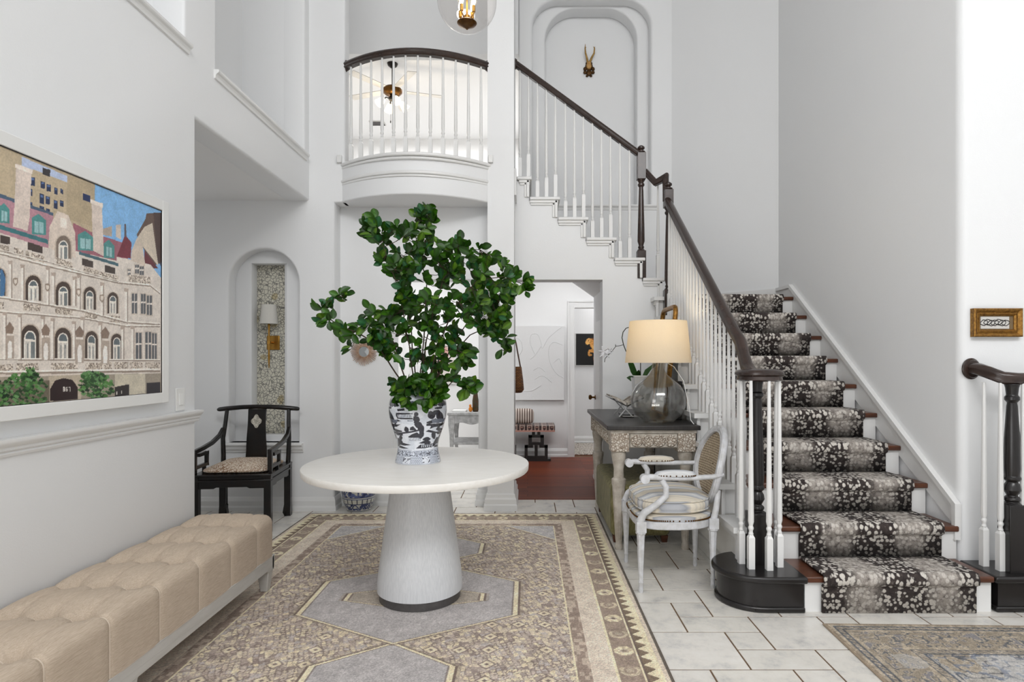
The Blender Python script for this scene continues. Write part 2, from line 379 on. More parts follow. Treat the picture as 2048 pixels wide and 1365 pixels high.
M['wallpaper'] = t.set(t.mix(.8, c2, c, 'MULTIPLY'), .8)
S(MB().box(px0-.02, px1+.02, YN+.121, YN+.135, .6, 2.25), 'wall_niche_paper', M['wallpaper'])
mb = MB(); mb.prism([(YA-p, az0-.085+q) for p, q in [(-.1, .085), (.05, .085), (.055, .075), (.05, .062), (.035, .055), (.03, .03), (.016, .02), (.012, 0), (0, 0)]], 'x', ax0-.03, ax1+.045)
S(mb, 'trim_3', M['trim'], bevel=.003)
# baseboard
def base(name, pts):
    mb = MB(); mb.sweep(pts, [(0, 0), (.022, 0), (.022, .03), (.016, .045), (.016, .085), (.01, .1), (.004, .115), (0, .12)]); return S(mb, name, M['trim'])
base('baseboard_back', [(-3.6, YA, 0), (XE, YA, 0), (XE, YR, 0), (-1.2276, YR, 0)])
# recess wall with the doorway to the side room, column, jamb
dx0, dx1 = -1.2276+.02, X(957, YR)
slab('wall_recess', [(-2.2, 0), (dx0, 0), (dx0, 2.045), (dx1, 2.045), (dx1, 0), (XB1+.05, 0), (XB1+.05, HC), (-2.2, HC)], [], 'y', YR, YR+.2, M['wall'], .012)
S(MB().box(-1.86, XE-.001, YA+.125, YR+.02, 0, HC-.013), 'wall_recess_jamb', M['wall']); S(MB().box(-1.86, XB0-.001, YA+.125, YR+.02, HC-.013, HC+.2), 'wall_recess_head', M['wall'])
XC1 = X(1028, YA)
slab('wall_column', rect(XB1, XC1, YA, YS+.22), [], 'z', 0, HT, M['wall'], .012)
def col_base(name, pts): return S(MB().sweep(pts, [(0, 0), (.03, 0), (.03, .05), (.022, .06), (.022, .1), (.012, .115), (.01, .14), (0, .15)], closed=True), name, M['trim'])
col_base('baseboard_column', [(XB1, YS+.2, 0), (XB1, YA, 0), (XC1, YA, 0), (XC1, YS+.2, 0)])
col_base('baseboard_jamb', [(dx1, YR+.2, 0), (dx1, YR, 0), (XB1-.001, YR, 0), (XB1-.001, YR+.2, 0)])
# curved balcony
BX, bul = (XB0+XB1)/2, .27
def arc(y0, b, x0, x1, n=24):
    """shallow arc bulging towards us between x0 and x1"""
    return [(x0+(x1-x0)*k/n, y0-b*(1-(2*k/n-1)**2)) for k in range(n+1)]
fa0, fa1 = X(682, YA), X(977, YA)
def balc(name, b, z0, z1, x0, x1, y0=YA+.01, mat='wall', bevel=.008):
    P = arc(y0, b, x0, x1)+[(x1, YR+.02), (x0, YR+.02)]
    return S(MB().prism(P, 'z', z0, z1), name, M[mat], bevel=bevel, seg=3)
balc('wall_balcony', bul, HC-.012, FL2-.04, fa0, fa1, bevel=.012)
balc('trim_4', bul+.025, 2.865, 2.895, fa0-.012, fa1+.012, mat='trim', bevel=.01)
balc('trim_5', bul+.012, 2.845, 2.866, fa0-.004, fa1+.004, mat='trim', bevel=.006)
balc('trim_6', bul+.045, FL2-.03, FL2, fa0-.015, fa1+.035, mat='trim', bevel=.01)
balc('trim_7', bul+.025, FL2-.055, FL2-.03, fa0-.006, fa1+.015, mat='trim', bevel=.008)
for k, xx in enumerate((fa0-.01, fa1+.02)):
    S(MB().box(xx-.02, xx+.02, YA-.03, YA+.05, FL2, FL2+.065), 'trim_%d' % (8+k), M['trim'], bevel=.004)
# upper floor slabs
S(MB().box(-3.7, -.1, YA+.1, 11.6, FL2-.25, FL2-.01), 'floor_loft', M['ceiling'])
# stair wall with stepped top
tx = {i: X(1289.5, YS)-.265*(i-12) for i in range(10, 18)}   # nosing of each upper tread
P = [(-.15, Z(560, YS)), (X(1205, YS), Z(560, YS)), (X(1205, YS), 0), (1.19, 0), (1.19, RI*9-.03), (1.27, RI*9-.03)]
P += [(1.27, RI*11-.03)]
for i in range(12, 17): P += [(tx[i]-.025, RI*(i-1)-.03), (tx[i]-.025, RI*i-.03)]
P += [(-.15, RI*16-.03)]
slab('wall_stair', P, [], 'y', YS, YS+.2, M['wall'], .006)
# wall behind the landing with tall arched niche
NX0, NX1 = X(1065, YL), X(1302, YL)
def sof(x): return 2.20-.70*(x-.507)
P = [(-.1, sof(-.1)), (.753, sof(.753)), (.753, 0), (1.75, 0), (1.75, HT), (-.1, HT)]
slab('wall_landing', P, [archhole(NX0, NX1, 3.04, 5.35, .3)], 'y', YL, YL+.16, M['wall'], .03)
NY = YL+.16
slab('wall_landing_niche', rect(NX0-.1, NX1+.1, 2.95, 5.5), [archhole(X(1090, NY), X(1274, NY), 3.06, Z(16, NY), .36)], 'y', NY-.002, NY+.2, M['wall'], .02)
S(MB().box(NX0-.1, NX1+.1, NY+.2, NY+.3, 2.9, 5.6), 'wall_landing_niche_back', M['wall'])
mb = MB(); mb.prism([(YL-p, 2.99+q) for p, q in sill]+[(NY, 3.045), (NY, 2.99)], 'x', NX0-.02, NX1+.06); S(mb, 'trim_10', M['trim'])
# right walls: one solid with the canted corner, rounded front corner
P = [(XR+.05-.05*math.sin(PI/2*k/5), YRW+.05-.05*math.cos(PI/2*k/5)) for k in range(6)]
S(MB().prism([(4.4, YRW)]+P+[(XR, 5.95), (XR+.12, 5.95), (XR+.12, YRW+.12), (4.4, YRW+.12)], 'z', 0, HT), 'wall_right', M['wall'], smooth=30)
S(MB().prism([(XR, 5.88), (1.607, YL+.001), (1.607+.09, YL+.085), (XR+.1, 5.97)], 'z', 0, HT), 'wall_right_canted', M['wall'])
# skirt along the stairs
def zs(Y): return .498+.693*(Y-YRW)
y9 = 5.58
P = [(YRW+.01, RI*2-.02), (YRW+.01, zs(YRW)), (y9, zs(y9)), (5.86, zs(y9)), (5.86, 1.85), (5.4, 1.6)]
mb = MB(); mb.prism(P, 'x', XR-.016, XR+.01); S(mb, 'trim_11', M['trim'])
mb = MB(); mb.sweep([(XR-.012, YRW+.012, .30), (XR-.012, YRW+.012, zs(YRW)), (XR-.012, y9, zs(y9)), (XR-.012, 5.87, zs(y9))], [(-.022, -.018), (.012, -.018), (.012, .012), (-.022, .012)], side=(1, 0, 0)); S(mb, 'trim_12', M['trim'])
S(MB().prism([(XR+.005, 5.885), (1.60, YL+.002+.01), (1.585, YL-.006), (XR-.01, 5.868)], 'z', 1.8, zs(y9)+.01), 'trim_13', M['trim'])
# ceiling over all; hall and side room behind
S(MB().box(-3.9, 4.6, -3.3, 6.9, HT, HT+.1), 'ceiling', M['ceiling'])
S(MB().box(-2.2, 4.6, -3.3, -3.15, 0, HT), 'wall_front', M['wall']); S(MB().box(4.4, 4.55, -3.3, 3.53, 0, HT), 'wall_far_right', M['wall']); S(MB().box(-2.11, XW, -3.3, .3, 0, HT), 'wall_left_front', M['wall'])
S(MB().box(-3.7, 1.9, YL+.16, 8.3, HC, HC+.08), 'ceiling_hall', M['ceiling'])
S(MB().box(-3.7, XC1, YR+.2, YL+.2, HC-.02, HC+.05), 'ceiling_side_room', M['ceiling'])
YH = 8.16
hx0 = X(1149, YH)
slab('wall_hall', [(-3.7, 0), (hx0, 0), (hx0, Z(616, YH)), (1.5, Z(616, YH)), (1.5, 0), (1.95, 0), (1.95, HC), (-3.7, HC)], [], 'y', YH, YH+.14, M['wall_white'], .004)
S(MB().box(-.30, -.16, YS+.2, 7.25, 0, HC), 'wall_partition', M['wall_white'])
S(MB().box(-3.8, -3.6, YR, 8.3, 0, HC), 'wall_side_room', M['wall_white'])
S(MB().box(1.85, 1.95, YL, 9.6, 0, HC), 'wall_hall_right', M['wall_white'])
# casing of the hall door
mb = MB()
for a, b, d in ((0, .02, .02), (.02, .075, .014), (.075, .095, .026)):
    mb.box(hx0-b, hx0-a, YH-d, YH, 0, Z(616, YH)+a+.001); mb.box(hx0-b, 1.5, YH-d, YH, Z(616, YH)+a, Z(616, YH)+b)
S(mb, 'trim_14', M['trim'])
base('baseboard_hall', [(-.16, YH, 0), (hx0-.095, YH, 0)]); base('baseboard_side_room', [(-3.6, YH, 0), (-.16, YH, 0)])
# closet under the stairs: its wall, sloped soffit, its door leaf
XK = .753
S(MB().prism([(YS+.2, 0), (YL+.02, 0), (YL+.02, sof(XK)+.05), (YS+.2, sof(XK)+.05)], 'x', XK, XK+.08), 'wall_closet', M['wall_white'])
mb = MB(); mb.prism([(1.3, sof(1.3)), (-.1, sof(-.1)+.0), (-.1, sof(-.1)+.06), (1.3, sof(1.3)+.06)], 'y', YS+.19, YL+.01); S(mb, 'ceiling_under_stairs', M['ceiling'])
mb = MB(); mb.box(XK-.02, XK-.001, 5.92, 6.56, .01, 1.72); mb.box(XK-.028, XK-.018, 6.06, 6.42, .25, .80); mb.box(XK-.028, XK-.018, 6.06, 6.42, .98, 1.6)
d3 = S(mb, 'door_1', M['trim'], bevel=.004)
kn = MB().lathe([(0, 0), (.026, .001), (.026, .006), (.01, .012), (.009, .035), (.024, .045), (.028, .058), (.02, .072), (0, .076)], (XK-.02, 6.50, .915), 16, Matrix.Rotation(-PI/2, 3, 'Y')).build('door_knob', M['dark_brass'], d3, smooth=40)
base('baseboard_closet', [(XK, YL+.02, 0), (XK, YS+.2, 0)])
# room beyond the hall
S(MB().box(.4, 2.6, 9.47, 9.6, 0, HC), 'wall_far_room', M['wall_white']); S(MB().box(.3, 2.6, YH+.13, 9.6, -.1, .002), 'floor_far_room', M['cherry'])
S(MB().box(.3, .42, YH+.1, 9.6, 0, HC), 'wall_far_room_left', M['wall_white']); S(MB().box(.3, 2.6, YH, 9.6, HC, HC+.08), 'ceiling_far_room', M['ceiling'])
base('baseboard_far_room', [(.42, 9.47, 0), (1.85, 9.47, 0)])
# loft: header over the landing, ceiling, walls
zh = Z(108, YL)
S(MB().box(-3.7, -.1, YL, YL+.14, zh, HT), 'wall_loft_header', M['wall'])
S(MB().box(-3.8, .2, YL+.1, 11.6, 5.5, 5.6), 'ceiling_loft', M['wall_white'])
S(MB().box(-3.8, .2, 11.4, 11.55, FL2-.1, 5.5), 'wall_loft_far', M['wall_white'])
S(MB().box(-3.8, -3.6, YA+.1, 11.6, FL2-.1, HT), 'wall_loft_left', M['wall_white'])
S(MB().box(-.1, .05, YL+.16, 11.6, FL2-.1, 5.55), 'wall_loft_right', M['wall_white'])
# shutter door far in the side room
mb = MB(); mb.box(-1.9, -1.25, YH-.03, YH-.001, .005, 2.05)
for k in range(6): mb.box(-1.84+.095*k, -1.77+.095*k, YH-.042, YH-.028, .2, 1.9)
S(mb, 'door_2', M['trim'], bevel=.003)

# chair rail on the left wall
P = [(0, 0), (.010, .002), (.014, .012), (.010, .018), (.020, .026), (.020, .036), (.030, .044), (.036, .052), (.038, .058), (.038, .068), (0, .07)]
mb = MB(); mb.prism([(XW+a, .963+b) for a, b in P], 'y', .3, YC+.012); S(mb, 'trim_15', M['trim'], smooth=30)

# ---------------------------------------------------------------- stairs
st = thing('staircase', 'white staircase with dark wood treads rising to a landing and turning left', 'staircase', (1.8, D1, 0))
SX0 = 1.20
sxr = XR-.014
for k in range(1, 11):
    y0 = D1+(k-1)*TR; y1 = y0+TR+.03 if k < 10 else YL
    x0, x1 = (1.31, sxr) if k > 1 else (1.44, 2.43)
    mb = MB(); mb.box(x0, x1 if k < 10 else 1.62, y0, y1, RI*k-.032, RI*k)
    if k == 10: mb.prism([(1.6, y0), (sxr, y0), (sxr, 5.86), (1.6, YL-.01)], 'z', RI*k-.032, RI*k)
    mb.build('tread', M['tread'], st, bevel=.008, seg=3)
    MB().box(x0+.012-(.12 if k > 1 else 0), x1-.002, y0+.025, y0+.045, RI*(k-1), RI*k-.03).build('riser', M['trim'], st)
# open side of the lower flight, stepped, with mouldings under each tread end
P = [(D1+TR+.05, 0)]
for k in range(2, 11): y0 = D1+(k-1)*TR; P += [(y0+.03, RI*(k-1)-.032), (y0+.03, RI*k-.032)]
P += [(YS+.05, RI*10-.03), (YS+.05, 0)]
t = NT('stair_side_paint'); M['side'] = pm('stair_side_paint', rgb(226, 225, 221), .5, var=(6, rgb(220, 218, 212)))
MB().prism(P, 'x', SX0, SX0+.08).build('stringer', M['side'], st)
mb = MB()
for k in range(2, 11):
    y0 = D1+(k-1)*TR
    mb.prism([(y0-.012, RI*k-.034), (y0+TR+.012, RI*k-.034), (y0+TR+.012, RI*k-.07), (y0+.03, RI*k-.07), (y0+.03, RI*(k-1)-.02), (y0+.004, RI*(k-1)-.02), (y0+.004, RI*k-.055)], 'x', SX0-.02, SX0+.001)
    mb.prism([(y0+.0, RI*k-.07), (y0+TR-.01, RI*k-.07), (y0+TR-.01, RI*k-.085), (y0+.05, RI*k-.085), (y0+.05, RI*(k-1)-.03), (y0+.028, RI*(k-1)-.03)], 'x', SX0-.01, SX0+.001)
    mb.box(SX0-.045, 1.312, y0-.02, y0+TR+.0, RI*k-.034, RI*k-.001)
mb.build('stringer_moulding', M['trim'], st)
mb = MB(); mb.box(SX0-.02, SX0+.001, D1+TR+.2, YS, 0, .12); mb.box(SX0-.028, SX0+.001, D1+TR+.2, YS, 0, .03)
mb.build('skirting', M['trim_grey'], st)
# upper flight
for i in range(11, 17):
    x1 = tx[i] if i > 11 else 1.29; x0 = tx[i+1]-.02 if i < 16 else -.10
    mb = MB(); mb.box(x0, x1, YS-.035, YL-.005, RI*i-.03, RI*i); mb.build('upper_tread', M['trim'], st, bevel=.008, seg=3)
    MB().box(x1-.045, x1-.024, YS+.0, YL-.005, RI*(i-1), RI*i-.03).build('riser', M['trim'], st)
    mb = MB(); xl = x0 if i < 16 else x0+.02
    # cove under tread end and down the riser, stepped bracket
    for d, e, pr in ((.03, .055, .022), (.055, .075, .012)):
        mb.box(xl-.02+e*.35, x1-.02, YS-pr, YS+.001, RI*i-e, RI*i-d+.002)
    for d, e, pr in ((.024, .05, .022), (.05, .072, .012)):
        mb.box(x1-e-.001, x1-d, YS-pr, YS+.001, RI*(i-1)-.0, RI*i-.03)
    mb.build('tread_bracket', M['trim'], st, bevel=.005)
# black starting steps with bullnose end
def bull(x0, x1, y0, y1, z0, z1, grow=0, right=False):
    if right: return MB().box(x0-grow, x1, y0-grow, y1, z0, z1)
    r = (y1-y0)/2+grow; cyy = (y0+y1)/2; cxx = x0+(y1-y0)/2
    P = [(x1+grow*.5, y0-grow)]+[(cxx-r*math.sin(a), cyy-r*math.cos(a)) for a in [PI*k/20 for k in range(21)]]+[(x1+grow*.5, y1+grow)]
    return MB().prism(P, 'z', z0, z1)
for nm, a, lab in (('starting_step', (1.055, 1.44, D1+.01, D1+.40), 'left'), ('starting_step', (2.46, 3.6, D1+.02, YRW-.005), 'right')):
    ss = thing(nm, 'black bullnose starting step under the newel beside the white armchair' if lab == 'left' else 'black square starting step below the small gilt picture at right', 'step', ((a[0]+a[1])/2, (a[2]+a[3])/2, 0))
    R_ = lab == 'right'
    bull(*a, 0, RI-.034, 0, R_).build('riser_panel', M['black_paint'], ss, smooth=35)
    bull(*a, RI-.034, RI+.002, .028, R_).build('step_top', M['black_paint'], ss, bevel=.012, seg=3)
    bull(*a, 0, .03, .012, R_).build('shoe_moulding', M['black_paint'], ss, bevel=.008)

# antelope runner
t = NT('antelope_carpet'); uv = t.n('ShaderNodeUVMap'); uv.uv_map = 'run'; v = uv.outputs[0]
wn = t.n('ShaderNodeTexNoise'); wn.inputs['Scale'].default_value = 22; t.l(v, wn.inputs['Vector'])
wv = t.n('ShaderNodeVectorMath', operation='MULTIPLY_ADD'); t.l(wn.outputs['Color'], wv.inputs[0]); wv.inputs[1].default_value = (.016, .016, 0); t.l(v, wv.inputs[2])
sp = t.vor(wv.outputs[0], 44); sp.inputs['Randomness'].default_value = .75
sx_n = t.noise(v, 60, 3, .6)
spots = t.ramp(t.math('ADD', sp.outputs['Distance'], t.math('MULTIPLY', sx_n, .30)), [(.55, 1.0), (.67, 0.0)])
sepx = t.n('ShaderNodeSeparateXYZ'); t.l(v, sepx.inputs[0])
band = t.math('SINE', t.math('MULTIPLY_ADD', sepx.outputs[0], 2*PI/.40, -1.0))
bandn = t.math('ADD', t.math('MULTIPLY', band, .35), t.noise(v, 5, 5, .6))
lightb = t.ramp(bandn, [(.50, 0.0), (.78, .85)])
fine = t.noise(v, 190, 3, .7); mid = t.noise(v, 30, 6, .75)
ground = t.ramp(mid, [(.35, rgb(40, 33, 33)), (.60, rgb(74, 64, 61)), (.72, rgb(150, 138, 130))])
dark = t.mix(spots, ground, rgb(232, 226, 217))
pale = t.mix(t.math('MULTIPLY', spots, .5), t.ramp(mid, [(.32, rgb(66, 56, 54)), (.52, rgb(200, 191, 182))]), rgb(238, 233, 226))
c = t.mix(lightb, dark, pale); c = t.mix(1.0, c, t.ramp(fine, [(.25, .66), (.65, 1.0)]), 'MULTIPLY')
t.bump(fine, .8, .006); M['runner'] = t.set(c, .95)
def runner():
    rx0, rx1 = 1.533, 2.335; th = .012; path = [(D1+.025-th, .002)]
    for k in range(1, 11):
        y = D1+(k-1)*TR; z = RI*k
        path += [(y+.025-th, z-.05), (y+.018-th, z-.04), (y-th, z-.03), (y-th-.003, z-.012), (y-th+.002, z+.004), (y-.004, z+th)]
        ye = y+TR+.025-th if k < 10 else YL-.2
        path += [(y+(ye-y)*f, z+th) for f in (.25, .5, .75)]+[(ye-.006, z+th), (ye, z+th+.006)]
    me = bpy.data.meshes.new('stair_runner'); nx = 9; V = []; UVs = []; acc = 0; last = None
    for p in path:
        if last: acc += math.hypot(p[0]-last[0], p[1]-last[1])
        last = p
        for i in range(nx):
            x = rx0+(rx1-rx0)*i/(nx-1); V.append((x, p[0], p[1])); UVs.append((x, acc))
    n = len(path); Fs = [(j*nx+i, j*nx+i+1, (j+1)*nx+i+1, (j+1)*nx+i) for j in range(n-1) for i in range(nx-1)]
    me.from_pydata(V, [], Fs); ul = me.uv_layers.new(name='run')
    for l in me.loops: ul.data[l.index].uv = UVs[l.vertex_index]
    me.shade_smooth(); me.materials.append(M['runner'])
    o = bpy.data.objects.new('stair_runner', me); C.objects.link(o)
    so = o.modifiers.new('pile', 'SOLIDIFY'); so.thickness = .012; so.offset = 1
    return tag(o, 'dark antelope print carpet runner down the middle of the stairs', 'carpet runner')
runner()

# ---------------------------------------------------------------- balustrades
def baluster(x, y, z0, z1, parent, blk=.19, r=.0135, mat='trim'):
    mb = MB(); h = .0165; mb.frustum((x, y, z0), (h, h), (x, y, z0+blk), (h, h)); mb.frustum((x, y, z0+blk), (h, h), (x, y, z0+blk+.02), (.007, .007))
    pr = [(.010, 0), (.014, .008), (.0105, .018), (.0105, .026), (.015, .036), (.015, .042), (.0105, .052), (r+.0015, .075)]
    mb.lathe([(a, z0+blk+.012+b) for a, b in pr]+[(.0085, z1)], (x, y, 0), 10)
    return mb.build('baluster', M[mat], parent, smooth=35)
RP = [(-.030, -.020), (-.022, -.028), (.022, -.028), (.030, -.020), (.026, -.004), (.032, .008), (.028, .022), (.014, .032), (0, .034), (-.014, .032), (-.028, .022), (-.032, .008), (-.026, -.004)]
def newel(x, y, z0, z1, parent, top, bot, h=.04, rmax=.034, mat='rail'):
    """square top block with a cap, turned shaft, square foot"""
    mb = MB(); zt = z1-.075
    mb.box(x-h, x+h, y-h, y+h, z0, z0+bot)
    mb.box(x-h, x+h, y-h, y+h, zt-top, zt)
    mb.lathe([(.03, zt), (.04, zt+.006), (.04, zt+.016), (.022, zt+.024), (.02, zt+.03), (.034, zt+.042), (.034, zt+.056), (.02, zt+.07), (0, zt+.075)], (x, y, 0), 16)
    a, b = z0+bot, zt-top; L = b-a
    mb.lathe([(h, a), (.024, a+.02), (.03, a+.035), (.022, a+.05), (rmax, a+.09), (rmax*.95, a+.2), (rmax*.66, b-.11), (.02, b-.07), (.032, b-.055), (.032, b-.04), (.022, b-.03), (h, b)], (x, y, 0), 18)
    return mb.build('newel_post', M[mat], parent, smooth=35, bevel=.003)
def turned_newel(x, y, z0, z1, parent, bot, h=.05):
    mb = MB(); mb.box(x-h, x+h, y-h, y+h, z0, z0+bot); a = z0+bot; b = z1
    mb.lathe([(h, a), (.03, a+.012), (.038, a+.022), (.038, a+.032), (.024, a+.045), (.04, a+.075), (.036, a+.1), (.026, a+.118), (.04, a+.132), (.04, a+.142), (.034, a+.15),
              (.038, a+.19), (.035, a+.35), (.025, b-.12), (.022, b-.1), (.034, b-.085), (.034, b-.07), (.026, b-.06), (.03, b-.02), (.036, b)], (x, y, 0), 20)
    return mb.build('newel_post', M['black_paint'], parent, smooth=35, bevel=.003)
def rosette(p, axis, parent, sx=.036, sy=.05):
    R = {'x': Matrix.Rotation(PI/2, 3, 'Y'), '-x': Matrix.Rotation(-PI/2, 3, 'Y'), 'y': Matrix.Rotation(PI/2, 3, 'X')}[axis]
    return MB().lathe([(0, 0), (1, 0), (1, .006), (.86, .012), (.8, .02), (0, .02)], p, 24, R @ Matrix.Diagonal(Vector((sy, sx, 1))) if axis != 'y' else R @ Matrix.Diagonal(Vector((sx, sy, 1)))).build('rosette', M['rail'], parent, smooth=35)
# balcony railing
br_ = thing('balcony_railing', 'curved dark handrail with white balusters on the upper balcony', 'railing', (BX, YA-.1, FL2))
zr = 3.905
ra = arc(YA+.03, .24, XB0+.002, XB1-.002, 28)
MB().sweep([(x, y, zr) for x, y in ra], [(a*1.05, b) for a, b in RP]).build('handrail', M['rail'], br_, smooth=40)
rosette((XB0, YA+.03, zr), 'x', br_); rosette((XB1, YA+.03, zr), '-x', br_)
bx = [705, 724, 744, 765, 788, 812, 835, 860, 884, 907, 932, 957]
for k in range(12):
    f = .045+.91*k/11; x = XB0+(XB1-XB0)*f; y = YA+.03-.24*(1-(2*f-1)**2)
    baluster(x, y, FL2-.002, zr-.02, br_, .15)
# upper flight railing
ur = thing('stair_railing', 'sloping dark handrail and white balusters on the upper flight, left of the turn', 'railing', (.6, YS, 2.3))
yb = YS+.02; xn = X(1283, YS)
p0 = (XC1+.004, yb, Z(128, yb)); p1 = (xn-.03, yb, Z(307, yb))
MB().sweep([p0, p1], [(a*.95, b*.95) for a, b in RP]).build('handrail', M['rail'], ur, smooth=40)
rosette((XC1, yb, p0[2]), 'x', ur, .034, .052)
def zrail(x): return p0[2]+(p1[2]-p0[2])*(x-p0[0])/(p1[0]-p0[0])
for k, px in enumerate([1040, 1057, 1075, 1093, 1111, 1131, 1149, 1167, 1185, 1203, 1221, 1240, 1259]):
    x = X(px, yb); i = 16 if k < 2 else 15-(k-2)//3; i = max(i, 12)
    j = (k-2) % 3 if k >= 2 else k+1
    baluster(x, yb, RI*i-.002, zrail(x)-.02, ur, .155+.03*j)
newel(xn, yb, RI*11, Z(291, yb), ur, .25, .26)
# lower flight railing with gooseneck, volute and ring of balusters
lr = thing('stair_railing', 'long dark handrail with white balusters down the carpeted lower flight to the bottom spiral', 'railing', (1.27, 4.3, .8))
xr = 1.272
yt = 5.50; z2 = Z(400, yt)
newel(1.285, yt, RI*9-.02, Z(364, yt), lr, .16, .27)
def zr2(y): return z2-.0-.7169*(yt-y)
path = [(xr, yt-.02, zr2(yt-.02)), (xr, 3.72, zr2(3.72)), (xr, 3.60, zr2(3.60)+.008), (xr, 3.50, 1.285), (xr, 3.42, 1.245)]
zv = 1.232
vc = (1.285, 3.34)
MB().sweep(path+[(xr-.005, 3.36, zv)], RP).build('handrail', M['rail'], lr, smooth=40)
MB().lathe([(0, -.03), (.108, -.03), (.122, -.022), (.118, -.004), (.13, .006), (.13, .018), (.118, .03), (.09, .036), (0, .037)], (vc[0], vc[1], zv), 40).build('volute', M['rail'], lr, smooth=35)
turned_newel(1.28, 3.36, RI, zv-.028, lr, .28)
for dx, dy in ((-.10, .0), (-.078, -.085), (.012, -.105), (.088, -.055), (-.06, .095), (.105, .03)):
    baluster(vc[0]+dx, vc[1]+dy, RI, zv-.025, lr, .17, .0145)
for k in range(2, 10):
    for j in range(3):
        y = D1+(k-1)*TR+.04+j*TR/3
        if y < 3.47 or y > 5.44: continue
        baluster(1.265, y, RI*k-.002, zr2(y)-.022, lr, .15+.05*j)
# gooseneck between the two newels
g = [(xn+.035, yb, Z(343, yb)), (X(1311, 5.62), 5.62, Z(366, 5.62)), (X(1332, 5.55), 5.55, Z(355, 5.55)), (X(1332, 5.52), 5.53, Z(358, 5.5)), (X(1332, 5.52), 5.525, Z(402, 5.5))]
MB().sweep(g, [(a*.9, b*.9) for a, b in RP], side=(1, 0, 0)).build('gooseneck', M['rail'], lr, smooth=40)
baluster(X(1316, yb), yb, RI*11-.002, Z(370, yb), lr, .22)
# right-hand railing
rr = thing('stair_railing', 'short dark handrail on a black turned newel below the small gilt picture', 'railing', (2.7, 3.3, RI))
zq = Z(758, 3.3); zw = Z(738, YRW)
MB().sweep([(2.505, YRW-.005, zw), (2.505, YRW-.06, zw-.002), (2.515, YRW-.12, zw-.02), (2.55, YRW-.17, zq+.004), (2.62, YRW-.185, zq), (3.5, YRW-.185, zq)], RP).build('handrail', M['rail'], rr, smooth=40)
rosette((2.505, YRW-.0, zw), 'y', rr, .052, .06)
turned_newel(X(2024, YRW-.185), YRW-.185, RI, zq-.025, rr, .36, .045)
for px, yy in ((1968, 3.30), (2001, 3.225), (2046, 3.20)):
    baluster(X(px, yy), yy, RI, zq-.02, rr, .20, .0145)
for xx in (2.83, 2.95): baluster(xx, YRW-.185, RI, zq-.02, rr, .20, .0145)

